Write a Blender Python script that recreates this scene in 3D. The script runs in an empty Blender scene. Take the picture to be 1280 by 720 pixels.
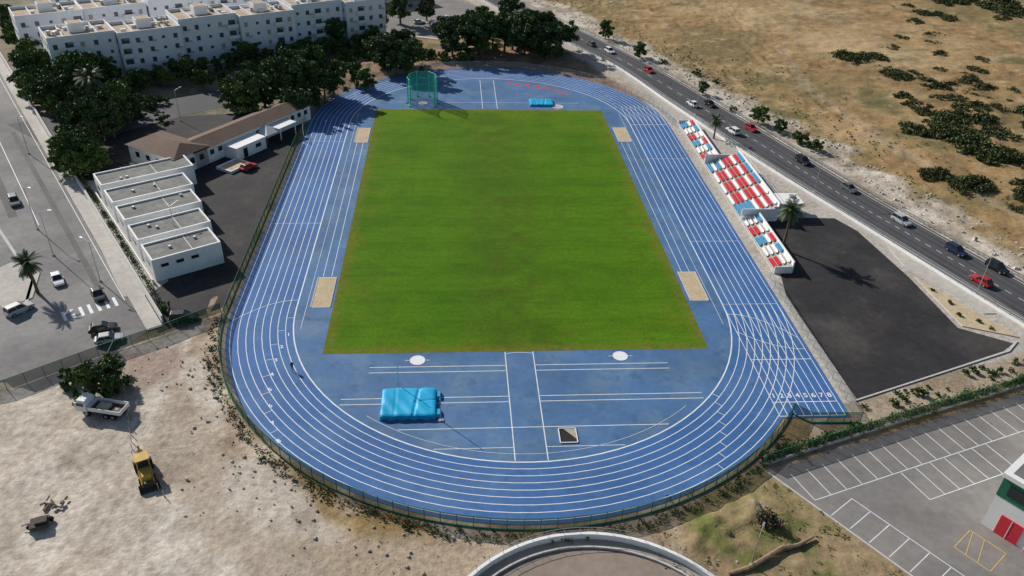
import bpy, math, random
import numpy as np
from mathutils import Matrix, Vector
random.seed(7)
scene=bpy.context.scene
COL=bpy.context.collection
# ------------------------------------------------------------------ materials
MATS={}
def mat(name,color,rough=0.8,var=0.15,scale=1.0,big=0.0,bigscale=0.05,bump=0.0,metal=0.0,alpha=1.0,spec=0.3,stretch=None,attr=None,col2=None,c2scale=0.1,c2lo=0.45,c2hi=0.6,col3=None,c3scale=0.5,c3lo=.55,c3hi=.7):
    if name in MATS: return MATS[name]
    m=bpy.data.materials.new(name); m.use_nodes=True
    nt=m.node_tree; N=nt.nodes; L=nt.links
    b=N['Principled BSDF']; b.inputs['Roughness'].default_value=rough; b.inputs['Metallic'].default_value=metal
    b.inputs['Specular IOR Level'].default_value=spec
    tc=N.new('ShaderNodeTexCoord'); vec=tc.outputs['Object']
    if stretch:
        mp=N.new('ShaderNodeMapping'); mp.inputs['Scale'].default_value=stretch
        L.new(vec,mp.inputs['Vector']); vec=mp.outputs[0]
    base=N.new('ShaderNodeRGB'); base.outputs[0].default_value=(*color,1); cur=base.outputs[0]
    if attr:
        a=N.new('ShaderNodeAttribute'); a.attribute_name=attr; cur=a.outputs['Color']
    for cc,sc,lo,hi in ((col2,c2scale,c2lo,c2hi),(col3,c3scale,c3lo,c3hi)):
        if not cc: continue
        n2=N.new('ShaderNodeTexNoise'); n2.inputs['Scale'].default_value=sc; n2.inputs['Detail'].default_value=8; n2.inputs['Roughness'].default_value=.62
        L.new(vec,n2.inputs['Vector'])
        mr=N.new('ShaderNodeMapRange'); mr.inputs[1].default_value=lo; mr.inputs[2].default_value=hi
        L.new(n2.outputs[0],mr.inputs[0])
        mx=N.new('ShaderNodeMix'); mx.data_type='RGBA'; L.new(mr.outputs[0],mx.inputs[0]); L.new(cur,mx.inputs[6]); mx.inputs[7].default_value=(*cc,1)
        cur=mx.outputs[2]
    def modulate(cur,sc,amt,detail):
        n=N.new('ShaderNodeTexNoise'); n.inputs['Scale'].default_value=sc; n.inputs['Detail'].default_value=detail; n.inputs['Roughness'].default_value=0.65
        L.new(vec,n.inputs['Vector'])
        mr=N.new('ShaderNodeMapRange'); mr.inputs[1].default_value=0.3; mr.inputs[2].default_value=0.7
        mr.inputs[3].default_value=1-amt; mr.inputs[4].default_value=1+amt
        L.new(n.outputs[0],mr.inputs[0])
        v=N.new('ShaderNodeVectorMath'); v.operation='SCALE'
        L.new(cur,v.inputs[0]); L.new(mr.outputs[0],v.inputs['Scale'])
        return v.outputs[0],n
    nn=None
    if var>0: cur,nn=modulate(cur,scale,var,8)
    if big>0: cur,_=modulate(cur,bigscale,big,4)
    L.new(cur,b.inputs['Base Color'])
    if bump>0 and nn:
        bp=N.new('ShaderNodeBump'); bp.inputs['Strength'].default_value=bump; bp.inputs['Distance'].default_value=0.2
        L.new(nn.outputs[0],bp.inputs['Height']); L.new(bp.outputs[0],b.inputs['Normal'])
    if alpha<1: b.inputs['Alpha'].default_value=alpha
    MATS[name]=m; return m
M_ground=mat('ground_soil',(0.4,0.33,0.25),0.95,0.30,1.1,0.12,0.06,0.9,attr='gcol')
M_track=mat('track_blue',(0.044,0.132,0.335),0.75,0.10,1.2,0.16,0.06,0.05,col2=(0.088,0.180,0.350),c2scale=0.10,c2lo=0.46,c2hi=0.76,col3=(0.030,0.092,0.24),c3scale=.35,c3lo=.55,c3hi=.78)
M_inner=mat('field_event_blue',(0.066,0.152,0.305),0.75,0.10,1.0,0.17,0.08,0.05,col2=(0.125,0.205,0.315),c2scale=0.14,c2lo=0.46,c2hi=0.72,col3=(0.04,0.102,0.22),c3scale=.3,c3lo=.54,c3hi=.74)
M_line=mat('white_line',(0.72,0.75,0.78),0.7,0.14,1.2)
M_red=mat('red_lettering',(0.62,0.05,0.06),0.6,0.06,2.0)
M_newasph=mat('new_asphalt',(0.028,0.026,0.028),0.85,0.25,0.8,0.25,0.12,0.1,col2=(0.060,0.053,0.050),c2scale=0.07,c2lo=0.48,c2hi=0.68,col3=(.085,.072,.06),c3scale=.18,c3lo=.62,c3hi=.8)
M_road=mat('road_asphalt',(0.080,0.080,0.086),0.85,0.14,1.0,0.18,0.05,0.1)
M_roadp=mat('road_patch',(0.060,0.060,0.065),0.85,0.16,1.0,0.18,0.1,0.1)
M_oldroad=mat('worn_asphalt',(0.24,0.23,0.225),0.9,0.14,0.9,0.16,0.05,0.1,col2=(0.15,0.147,0.145),c2scale=0.04,c2lo=.44,c2hi=.62)
M_oldp=mat('worn_asphalt_patch',(0.13,0.127,0.125),0.9,0.16,0.9,0.16,0.1,0.1)
M_park=mat('parking_asphalt',(0.205,0.193,0.185),0.9,0.14,0.8,0.14,0.06,0.1,col2=(0.28,0.255,0.235),c2scale=0.09,c2lo=.48,c2hi=.7,col3=(.12,.115,.11),c3scale=.4,c3lo=.6,c3hi=.75)
M_conc=mat('concrete',(0.46,0.43,0.39),0.9,0.14,1.0,0.14,0.1)
M_kerb=mat('kerb_stone',(0.52,0.50,0.47),0.9,0.14,1.5)
M_white=mat('white_paint',(0.78,0.78,0.77),0.7,0.05,0.6,0.07,0.2)
M_aptw=mat('apartment_plaster',(0.80,0.81,0.83),0.8,0.05,0.5,0.06,0.1)
M_glass=mat('dark_glass',(0.02,0.025,0.03),0.15,0.2,1.0,spec=0.6)
M_aptglass=mat('window_glass',(0.06,0.075,0.095),0.25,0.3,.6,spec=0.5)
M_frame=mat('shutter_beige',(0.42,0.36,0.28),0.7,0.1,1.0)
M_roofgrey=mat('roof_membrane',(0.19,0.19,0.18),0.85,0.18,0.8,0.22,0.2)
M_rooftan=mat('roof_terrace',(0.42,0.33,0.23),0.9,0.14,0.8,0.18,0.1)
M_tile=mat('roof_tiles',(0.15,0.10,0.075),0.85,0.25,2.5,0.15,0.2,0.4)
M_green=mat('green_mesh',(0.012,0.050,0.025),0.7,0.1,1.0,alpha=0.62)
M_netgreen=mat('cage_net',(0.02,0.50,0.33),0.6,0.1,1.0,alpha=0.42)
M_greenp=mat('green_paint',(0.02,0.16,0.09),0.5,0.08,1.0)
M_cagep=mat('cage_green',(0.03,0.42,0.28),0.5,0.08,1.0)
M_metal=mat('galvanised_metal',(0.45,0.46,0.47),0.45,0.1,2.0,metal=0.6)
M_fencegrey=mat('fence_mesh_grey',(0.35,0.36,0.35),0.6,0.1,1.0,alpha=0.28)
M_cyan=mat('mat_cyan',(0.010,0.37,0.64),0.5,0.08,0.8,0.08,0.3,0.15)
M_sand=mat('sand',(0.50,0.40,0.26),0.95,0.18,2.0,0.12,0.4,0.3)
M_trunk=mat('bark',(0.14,0.10,0.07),0.9,0.25,3.0,bump=0.4)
M_leafA=mat('leaf_dark',(0.038,0.070,0.020),0.7,0.3,0.6)
M_leafB=mat('leaf_mid',(0.070,0.125,0.030),0.7,0.3,0.6)
M_leafC=mat('leaf_light',(0.120,0.180,0.048),0.7,0.3,0.6)
M_palm=mat('palm_leaf',(0.07,0.10,0.04),0.6,0.3,1.0)
M_shA=mat('scrub_dark',(0.046,0.062,0.022),0.8,0.3,0.5)
M_shB=mat('scrub_mid',(0.080,0.098,0.034),0.8,0.3,0.5)
M_shC=mat('scrub_light',(0.13,0.13,0.052),0.8,0.3,0.5)
M_rub_shade=mat('rubber_and_pit_shade',(0.02,0.02,0.02),0.8,0.1,1.0)
M_seatR=mat('seat_red',(0.60,0.035,0.06),0.4,0.05,1.0)
M_seatB=mat('seat_blue',(0.06,0.33,0.58),0.4,0.05,1.0)
M_seatW=mat('seat_white',(0.80,0.80,0.80),0.4,0.04,1.0)
M_yellow=mat('machine_yellow',(0.55,0.34,0.07),0.6,0.22,1.0)
M_rust=mat('dark_scrap',(0.07,0.058,0.05),0.8,0.3,1.5)
M_stone=mat('field_stone',(0.42,0.36,0.29),0.9,0.2,1.5)
def grass_mat():
    m=bpy.data.materials.new('turf'); m.use_nodes=True; nt=m.node_tree; N=nt.nodes; L=nt.links
    b=N['Principled BSDF']; b.inputs['Roughness'].default_value=0.9; b.inputs['Specular IOR Level'].default_value=0.08
    tc=N.new('ShaderNodeTexCoord'); V=tc.outputs['Object']
    def noise(s,d,st=None,rough=.6):
        n=N.new('ShaderNodeTexNoise'); n.inputs['Scale'].default_value=s; n.inputs['Detail'].default_value=d; n.inputs['Roughness'].default_value=rough
        if st:
            mp=N.new('ShaderNodeMapping'); mp.inputs['Scale'].default_value=st; L.new(V,mp.inputs[0]); L.new(mp.outputs[0],n.inputs['Vector'])
        else: L.new(V,n.inputs['Vector'])
        return n.outputs[0]
    def mr(x,a,b_,c=0,d=1,sm=False):
        r=N.new('ShaderNodeMapRange'); 
        if sm: r.interpolation_type='SMOOTHSTEP'
        r.inputs[1].default_value=a; r.inputs[2].default_value=b_; r.inputs[3].default_value=c; r.inputs[4].default_value=d
        L.new(x,r.inputs[0]); return r.outputs[0]
    def mix(f,a,b2):
        x=N.new('ShaderNodeMix'); x.data_type='RGBA'; L.new(f,x.inputs[0])
        for i,q in ((6,a),(7,b2)):
            if isinstance(q,tuple): x.inputs[i].default_value=(*q,1)
            else: L.new(q,x.inputs[i])
        return x.outputs[2]
    def mth(op,a,b2=None):
        x=N.new('ShaderNodeMath'); x.operation=op
        for i,q in enumerate((a,b2)):
            if q is None: continue
            if isinstance(q,(int,float)): x.inputs[i].default_value=q
            else: L.new(q,x.inputs[i])
        return x.outputs[0]
    c=mix(mr(noise(0.05,6),.35,.65),(0.055,0.150,0.0035),(0.092,0.195,0.007))
    c=mix(mr(noise(0.45,9,(0.35,1.8,1),.7),.4,.72,0,.75),c,(0.040,0.100,0.005))
    sx=N.new('ShaderNodeSeparateXYZ'); L.new(V,sx.inputs[0]); Xc,Yc=sx.outputs[0],sx.outputs[1]
    st=mth('SINE',mth('MULTIPLY',Yc,2*math.pi/9.2)); c=mix(mr(st,-.35,.35,0,.20,True),c,(0.10,0.215,0.010))
    cw=mth('MULTIPLY',mr(mth('ABSOLUTE',Xc),2,12,1,0,True),mr(noise(0.22,7),.34,.62))
    c=mix(mth('MULTIPLY',cw,0.7),c,(0.062,0.095,0.008))
    bl=mr(noise(0.11,7,(1,.7,1),.7),.52,.72,0,.55); c=mix(bl,c,(0.048,0.092,0.006))
    ex=mth('SUBTRACT',30.5,mth('ABSOLUTE',Xc)); ey=mth('SUBTRACT',53.6,mth('ABSOLUTE',mth('ADD',Yc,1.1)))
    e=mth('MINIMUM',ex,ey)
    ew=mth('MULTIPLY',mr(e,0,2.4,1,0),mr(noise(0.7,7),.33,.62))
    c=mix(mth('MULTIPLY',ew,.85),c,(0.20,0.145,0.035))
    ew2=mth('MULTIPLY',mr(e,0,9.0,1,0),mr(noise(0.18,7),.48,.64))
    c=mix(mth('MULTIPLY',ew2,.6),c,(0.15,0.155,0.014))
    fr=mth('MULTIPLY',mr(Yc,10,52,0,1),mr(noise(0.12,6),.38,.66)); c=mix(mth('MULTIPLY',fr,.5),c,(0.140,0.205,0.014))
    v=N.new('ShaderNodeVectorMath'); v.operation='SCALE'; L.new(c,v.inputs[0]); L.new(mr(noise(1.3,12,None,.88),.25,.75,.58,1.42),v.inputs['Scale'])
    L.new(v.outputs[0],b.inputs['Base Color'])
    bp=N.new('ShaderNodeBump'); bp.inputs['Strength'].default_value=.6; bp.inputs['Distance'].default_value=.12
    L.new(noise(2.5,9),bp.inputs['Height']); L.new(bp.outputs[0],b.inputs['Normal'])
    return m
M_turf=grass_mat()
# ------------------------------------------------------------------ mesh builder
class MB:
    def __init__(s): s.v=[];s.f=[];s.m=[];s.mats=[]
    def mi(s,m):
        if m not in s.mats: s.mats.append(m)
        return s.mats.index(m)
    def add(s,vs,fs,m,M=None):
        o=len(s.v); k=s.mi(m)
        if M is not None: vs=[tuple(M@Vector(v)) for v in vs]
        s.v+= [tuple(v) for v in vs]; s.f+=[tuple(o+i for i in f) for f in fs]; s.m+=[k]*len(fs)
    def box(s,c,sz,m,rz=0,M=None,taper=1.0):
        hx,hy,hz=sz[0]/2,sz[1]/2,sz[2]/2
        vs=[]
        for z in(-1,1):
            t=taper if z>0 else 1
            for x,y in((-1,-1),(1,-1),(1,1),(-1,1)):
                X,Y=x*hx*t,y*hy*t
                vs.append((c[0]+X*math.cos(rz)-Y*math.sin(rz),c[1]+X*math.sin(rz)+Y*math.cos(rz),c[2]+z*hz))
        s.add(vs,[(3,2,1,0),(4,5,6,7),(0,1,5,4),(1,2,6,5),(2,3,7,6),(3,0,4,7)],m,M)
    def cyl(s,p0,p1,r0,r1,n,m,M=None,caps=True):
        p0=Vector(p0);p1=Vector(p1);d=(p1-p0).normalized()
        a=d.orthogonal().normalized();b=d.cross(a)
        vs=[];
        for p,r in((p0,r0),(p1,r1)):
            for i in range(n):
                t=2*math.pi*i/n; vs.append(p+a*r*math.cos(t)+b*r*math.sin(t))
        fs=[(i,(i+1)%n,n+(i+1)%n,n+i) for i in range(n)]
        if caps: fs+=[tuple(range(n-1,-1,-1)),tuple(range(n,2*n))]
        s.add(vs,fs,m,M)
    def prism(s,poly,z0,z1,mtop,mside=None):
        n=len(poly); mside=mside or mtop
        area=sum(poly[i][0]*poly[(i+1)%n][1]-poly[(i+1)%n][0]*poly[i][1] for i in range(n))
        if area<0: poly=poly[::-1]
        s.add([(x,y,z1) for x,y in poly],[tuple(range(n))],mtop)
        s.add([(x,y,z0) for x,y in poly]+[(x,y,z1) for x,y in poly],[(i,(i+1)%n,n+(i+1)%n,n+i) for i in range(n)],mside)
    def sheet(s,poly,z,m):
        n=len(poly)
        area=sum(poly[i][0]*poly[(i+1)%n][1]-poly[(i+1)%n][0]*poly[i][1] for i in range(n))
        if area<0: poly=poly[::-1]
        s.add([(x,y,z) for x,y in poly],[tuple(range(n))],m)
    def strip(s,pts,w,z,m,closed=False,off=0.0):
        n=len(pts); L=[];R=[]
        for i in range(n):
            a=pts[(i-1)%n] if (closed or i>0) else pts[i]; b=pts[(i+1)%n] if (closed or i<n-1) else pts[i]
            dx,dy=b[0]-a[0],b[1]-a[1]; l=math.hypot(dx,dy) or 1; nx,ny=-dy/l,dx/l
            L.append((pts[i][0]+nx*(off+w/2),pts[i][1]+ny*(off+w/2),z)); R.append((pts[i][0]+nx*(off-w/2),pts[i][1]+ny*(off-w/2),z))
        vs=L+R; k=n if closed else n-1
        s.add(vs,[(n+i,n+(i+1)%n,(i+1)%n,i) for i in range(k)],m)
    def obj(s,name,parent=None,loc=None,rz=None,smooth=False):
        me=bpy.data.meshes.new(name); me.from_pydata(s.v,[],s.f)
        for m in s.mats: me.materials.append(m)
        me.polygons.foreach_set('material_index',s.m)
        if smooth: me.polygons.foreach_set('use_smooth',[True]*len(s.f))
        me.update()
        o=bpy.data.objects.new(name,me); COL.objects.link(o)
        if parent: o.parent=parent
        if loc: o.location=loc
        if rz is not None: o.rotation_euler[2]=rz
        return o
def empty(name,loc=(0,0,0),rz=0):
    e=bpy.data.objects.new(name,None); COL.objects.link(e); e.location=loc; e.rotation_euler[2]=rz; e.empty_display_size=.5
    return e
def inst(src,name,loc,rz=0,sc=1.0,sz=None):
    o=bpy.data.objects.new(name,src); COL.objects.link(o); o.location=loc; o.rotation_euler[2]=rz
    o.scale=(sc,sc,sz or sc); return o
S=42.195
def stad(R,n=48,S=S):
    p=[]
    for i in range(n+1):
        t=math.pi*i/n; p.append((R*math.cos(t),S+R*math.sin(t)))
    for i in range(n+1):
        t=math.pi+math.pi*i/n; p.append((R*math.cos(t),-S+R*math.sin(t)))
    return p
def smooth_line(pts,k=8):
    out=[]
    n=len(pts)
    for i in range(n-1):
        p0=pts[max(i-1,0)];p1=pts[i];p2=pts[i+1];p3=pts[min(i+2,n-1)]
        for j in range(k):
            t=j/k
            out.append(tuple(0.5*((2*p1[a])+(-p0[a]+p2[a])*t+(2*p0[a]-5*p1[a]+4*p2[a]-p3[a])*t*t+(-p0[a]+3*p1[a]-3*p2[a]+p3[a])*t**3) for a in(0,1)))
    out.append(pts[-1]); return out
def offset_line(pts,o):
    out=[];n=len(pts)
    for i in range(n):
        a=pts[max(i-1,0)];b=pts[min(i+1,n-1)];dx,dy=b[0]-a[0],b[1]-a[1];l=math.hypot(dx,dy)
        out.append((pts[i][0]-dy/l*o,pts[i][1]+dx/l*o))
    return out
# ------------------------------------------------------------------ ground sheet
def sd(poly,X,Y):
    d=np.full(X.shape,1e9); ins=np.zeros(X.shape,bool); n=len(poly)
    for i in range(n):
        x0,y0=poly[i];x1,y1=poly[(i+1)%n]; ex,ey=x1-x0,y1-y0
        t=np.clip(((X-x0)*ex+(Y-y0)*ey)/(ex*ex+ey*ey+1e-9),0,1)
        d=np.minimum(d,np.hypot(X-x0-t*ex,Y-y0-t*ey))
        if y0!=y1: ins^=((y0>Y)!=(y1>Y))&(X<(x1-x0)*(Y-y0)/(y1-y0)+x0)
    return np.where(ins,-d,d)
def dline(pts,X,Y):
    d=np.full(X.shape,1e9)
    for i in range(len(pts)-1):
        x0,y0=pts[i];x1,y1=pts[i+1];ex,ey=x1-x0,y1-y0
        t=np.clip(((X-x0)*ex+(Y-y0)*ey)/(ex*ex+ey*ey+1e-9),0,1)
        d=np.minimum(d,np.hypot(X-x0-t*ex,Y-y0-t*ey))
    return d
def vn(X,Y,s,seed):
    g=np.random.default_rng(seed).random((256,256)); x=X/s+1000;y=Y/s+1000
    xi=np.floor(x).astype(int);yi=np.floor(y).astype(int);fx=x-xi;fy=y-yi
    fx=fx*fx*(3-2*fx);fy=fy*fy*(3-2*fy);a=xi%256;b=yi%256;a1=(xi+1)%256;b1=(yi+1)%256
    return (g[a,b]*(1-fx)+g[a1,b]*fx)*(1-fy)+(g[a,b1]*(1-fx)+g[a1,b1]*fx)*fy
def fbm(X,Y,s,seed,o=4): 
    r=0;w=0
    for i in range(o): r=r+vn(X,Y,s/2**i,seed+i)*.55**i; w+=.55**i
    return r/w
road_c=smooth_line([(-60,330),(-20,250),(8,180),(21,150),(34,124),(48,90),(58.5,58),(65.5,36),(71.5,16),(76.5,0),(81.5,-14),(87,-29),(92.5,-44),(101,-66),(115,-100)],6)
def road_x(y): return np.interp(y,[p[1] for p in road_c[::-1]],[p[0] for p in road_c[::-1]])
xs=np.concatenate([[-4000,-1500,-700,-400],np.arange(-260,-100,2.0),np.arange(-100,105,.5),np.arange(105,300,1.0),[400,700,1500,4000]])
ys=np.concatenate([[-4000,-1200,-400,-200],np.arange(-130,-42,.5),np.arange(-42,230,1.0),np.arange(230,300,4),[400,700,1500,4000]])
X,Y=np.meshgrid(xs,ys)
edge=fbm(X,Y,9,3)-.5; n1=fbm(X,Y,14,20,5); n2=fbm(X,Y,4,30,3); n3=fbm(X,Y,40,40,4)
G=np.zeros(X.shape+(3,)); 
def lerp(w,c): 
    global G
    w=np.clip(w,0,1)[...,None]; G=G*(1-w)+np.array(c)*w
G[:]=(0.29,0.185,0.080)
lerp((n1-.42)*4,(0.355,0.235,0.105)); lerp((n2-.53)*5*.8,(0.195,0.13,0.06)); lerp((n3-.50)*7*.75,(0.20,0.145,0.062))
lerp((.42-n3)*8*.7,(0.41,0.295,0.155)); lerp((n1-.58)*8*.7,(0.145,0.125,0.05)); lerp((.36-n2)*8*.5,(0.44,0.33,0.19))
lerp(-(X+45+edge*10)/3,(0.22,0.18,0.13)); lerp((n2-.48)*5*(X<-45),(0.12,0.115,0.06))
nb=sd([(-52,50),(-45,95),(-10,112),(30,112),(46,82),(52,55),(40,40),(-40,40)],X,Y)+edge*8
lerp(.5-nb/3,(0.29,0.19,0.125)); lerp((.5-nb/3>0)*(n2-.5)*5,(0.19,0.13,0.08))
dr=dline(road_c,X,Y); right=(X>road_x(Y))
vw=np.clip((19+edge*18-dr)/4,0,1)*right
lerp(vw,(0.44,0.385,0.315)); lerp(vw*(n2-.5)*5,(0.29,0.235,0.17)); lerp(vw*(.42-n2)*6,(0.56,0.50,0.42))
ls=np.clip((14-dr)/2,0,1)*(~right); lerp(ls,(0.42,0.37,0.31))
dt=dline([(150,200),(120,150),(102,110),(95,70),(100,30),(110,-10),(118,-50)],X,Y); lerp(np.clip((2.2+edge*6-dt)/2,0,1)*.4,(0.40,0.32,0.22))
dt=dline([(240,150),(190,110),(150,90),(118,92)],X,Y); lerp(np.clip((1.8+edge*6-dt)/2,0,1)*.4,(0.40,0.32,0.22))
ec=sd([(44,60),(50,62),(60,30),(72,-8),(90,-55),(60,-66),(47,-74),(40,-80),(44,-40)],X,Y); lerp(.5-ec/1.5,(0.44,0.405,0.36)); lerp((.5-ec>0)*(n2-.52)*4*.6,(.36,.31,.25))
yd=sd([(-140,-66),(-63,-54),(-47,-43),(-40,-70),(-22,-92),(-14,-130),(-300,-140)],X,Y)+edge*3
lerp(.5-yd/1.5,(0.515,0.455,0.38)); yin=np.clip(.5-yd/2,0,1)
lerp(yin*(n1-.5)*5*.7,(0.43,0.37,0.30)); lerp(yin*(.45-n2)*5*.7,(0.60,0.54,0.46)); lerp(yin*(n2-.6)*7*.6,(0.34,0.285,0.225)); lerp(yin*(n3-.5)*6*.5,(0.40,0.35,0.295))
r=np.hypot(X,np.maximum(np.abs(Y)-S,0)); south=(Y<-36)
bw=np.where(X<0,np.clip(60-r+ (Y+60)*0.10,50,63),np.clip(55+X*.1,52,58)); sb=np.clip((bw+edge*14-r)/2,0,1)*south*(X<36)
lerp(sb*.9,(0.34,0.25,0.175)); lerp(sb*(n2-.5)*6,(0.225,0.16,0.11)); lerp(sb*(.45-n2)*6,(0.50,0.41,0.315))
bb=dline([(-52,-60),(-45,-76),(-33,-92),(-22,-104)],X,Y); lerp(np.clip((4+edge*16-bb)/2,0,1)*.55,(0.33,0.255,0.185))
pk=sd([(-61,-54),(-52,-50),(-50,-57),(-57,-64)],X,Y)+edge*4; lerp((.5-pk/1.5)*.7,(0.36,0.27,0.225))
cs=sd([(-30,-90),(-22,-100),(-20,-130),(30,-130),(30,-84),(10,-91)],X,Y)+edge*4; lerp((.5-cs/2)*.7,(0.38,0.30,0.215))
se=sd([(31,-80.5),(13,-90),(20,-130),(62,-130),(42.4,-98.2)],X,Y)+edge*2
sew=np.clip(.5-se/1.5,0,1); lerp(sew,(0.29,0.21,0.12)); lerp(sew*(n1-.45)*6*.6,(0.20,0.18,0.06)); lerp(sew*(n2-.55)*6,(0.13,0.14,0.04)); lerp(sew*(.4-n2)*6,(0.38,0.30,0.2))
pb=sd([(47,-69),(82,-57),(92,-60),(56,-72),(34,-80)],X,Y)+edge; lerp(.5-pb/1,(0.38,0.31,0.225)); lerp((.5-pb>0)*(n2-.5)*5,(0.26,0.205,0.14))
for pts in ([(-66,-95),(-58,-80),(-54,-66),(-62,-56)],[(-40,-100),(-46,-88),(-50,-74),(-56,-62)],[(-75,-72),(-62,-74),(-50,-84),(-36,-96)],[(-70,-110),(-55,-92),(-49,-70)],[(-72,-80),(-60,-92),(-44,-98),(-28,-104)],[(-58,-100),(-52,-90),(-56,-74),(-68,-70)],[(-62,-62),(-66,-76),(-58,-92),(-40,-104)]):
    pl=smooth_line(pts,8)
    for o in(-.9,.9): lerp(np.clip(1-dline(offset_line(pl,o),X,Y)/.6,0,1)*.5*(n2>.33),(0.34,0.285,0.225))
Z=np.full(X.shape,-0.03)
far_r=right*np.clip((dr-12)/15,0,1); Z=Z+far_r*(fbm(X,Y,10,60)-.3)*1.3+far_r*(fbm(X,Y,60,70,2))*2.0*np.clip((dr-20)/60,0,1)+right*np.clip((dr-9)/4,0,1)*np.clip(vn(X,Y,1.6,61)-.45,0,1)*.7
circ=np.hypot(X-4.6,Y+109.8); cm=np.clip((circ-20)/2,0,1)
mound=np.clip((r-50.3)/2,0,1)*sb*(X<28)*cm
Z=Z+mound*(np.clip(fbm(X,Y,3.0,80,5)-.38,0,1)*2.4+np.clip(vn(X,Y,1.1,86)-.45,0,1)*.4)
Z=Z+yin*np.clip((-yd-3)/3,0,1)*(fbm(X,Y,5,90,5)-.42)*.5*cm*(r>52)
Z=Z+sew*np.clip(-se/3,0,1)*np.clip(fbm(X,Y,3,97,5)-.4,0,1)*1.0*cm
nbw=np.clip(.5-(nb+3)/4,0,1)*np.clip((r-50)/3,0,1)*np.clip((dr-9)/3,0,1); Z=Z+nbw*np.clip(fbm(X,Y,5,95)-.35,0,1)*2.2
ny,nx=X.shape
me=bpy.data.meshes.new('ground'); me.vertices.add(nx*ny)
me.vertices.foreach_set('co',np.stack([X,Y,Z],-1).ravel())
idx=np.arange(nx*ny).reshape(ny,nx); q=np.stack([idx[:-1,:-1],idx[:-1,1:],idx[1:,1:],idx[1:,:-1]],-1).reshape(-1,4)
me.loops.add(q.size); me.loops.foreach_set('vertex_index',q.ravel()); me.polygons.add(len(q))
me.polygons.foreach_set('loop_start',np.arange(0,q.size,4)); me.polygons.foreach_set('loop_total',np.full(len(q),4)); me.update(calc_edges=True)
ca=me.color_attributes.new('gcol','FLOAT_COLOR','POINT'); ca.data.foreach_set('color',np.concatenate([G,np.ones(X.shape+(1,))],-1).ravel())
me.polygons.foreach_set('use_smooth',np.ones(len(q),bool)); me.materials.append(M_ground)
COL.objects.link(bpy.data.objects.new('ground',me))
# ------------------------------------------------------------------ track
RO=46.9
pl=[(RO,-71.3),(RO,S)]+[(RO*math.cos(math.pi*i/60),S+RO*math.sin(math.pi*i/60)) for i in range(1,61)]+[(-RO,-S)]
a1=360-38.36
pl+=[(RO*math.cos(math.radians(t)),-S+RO*math.sin(math.radians(t))) for t in np.linspace(180,a1,56)[1:]]
b=MB(); b.prism(pl,-.05,.03,M_track,M_kerb); b.obj('running_track')
b=MB(); b.sheet(stad(36.45),.036,M_inner); b.obj('infield_surface')
b=MB(); b.sheet([(-30.5,-54.7),(30.5,-54.7),(30.5,52.5),(-30.5,52.5)],.045,M_turf); b.obj('grass_pitch')
b=MB(); LW=.115; z=.042
for k in range(9):
    R=36.5+1.22*k; b.strip(stad(R),LW if k else .2,z,M_line,closed=True)
    b.strip([(R,-70.9),(R,-S)],LW,z+.004,M_line)
    b.strip([(R,S),(R,S+14)],LW*.8,z+.004,M_line)
z2=z+.008
b.strip([(36.5,-67.9),(46.3,-67.9)],.14,z2,M_line); b.strip([(36.5,-57.8),(46.3,-57.8)],.14,z2,M_line); b.strip([(36.5,S),(46.3,S)],.16,z2,M_line)
b.strip([(36.5,-70.9),(46.3,-70.9)],.14,z2,M_line)
for y in(-S,-20,20): b.strip([(36.5,y),(46.3,y)],.09,z2,M_line)
for y in(-12,30): b.strip([(-36.5,y),(-46.3,y)],.09,z2,M_line)
b.strip([(36.5+9.8*t,-S-3-7*t*t) for t in np.linspace(0,1,12)],.1,z2,M_line)
b.strip([(36.5+9.8*t,-S-13+5*(1-t)**2) for t in np.linspace(0,1,12)],.1,z2,M_line)
b.strip([(-36.5-9.8*t,-39.5-6*t*t) for t in np.linspace(0,1,12)],.1,z2,M_line)
for k in range(8):
    R=36.5+1.22*k
    for base,cy in((184+k*5.2,-1),(20+k*4.5,1),(320-k*2.4,-1),(160-k*2.0,1)):
        t=math.radians(base); c,s_=math.cos(t),math.sin(t)
        b.strip([(R*c,cy*S+R*s_),((R+1.22)*c,cy*S+(R+1.22)*s_)],.09,z2,M_line)
b.obj('lane_lines')
b=MB()
for sx in(-1,1):
    for y0,y1,xa in((-58.2,-59.5,23),(-65.4,-66.6,26.5)):
        b.strip([(sx*2.3,y0),(sx*xa,y0)],.12,z2,M_line); b.strip([(sx*2.3,y1),(sx*xa,y1)],.12,z2,M_line)
    b.strip([(sx*2.2,-54.8),(sx*2.2,-78.4)],.14,z2+.004,M_line)
    b.strip([(sx*2.3,-75.9),(sx*13,-75.9)],.1,z2,M_line)
    for xx in(31.9,33.4):
        b.strip([(sx*xx,-32),(sx*xx,30)],.1,z2,M_line)
    b.strip([(sx*34.9,-48),(sx*34.9,50)],.07,z2,M_line)
    b.strip([(sx*2,53.2),(sx*2,77)],.14,z2,M_line)
b.strip([(-18,-72),(20,-72)],.12,z2,M_line)
b.strip([(-25,58),(25,58)],.1,z2,M_line)
b.strip([(35.0*math.cos(t),-S+35.0*math.sin(t)) for t in np.linspace(math.radians(230),math.radians(312),40)],.06,z2+.008,M_line)
b.strip([(8*math.cos(t),-63+8*math.sin(t)) for t in np.linspace(math.radians(75),math.radians(105),12)],.1,z2+.012,M_line)
b.obj('field_event_lines')
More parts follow.
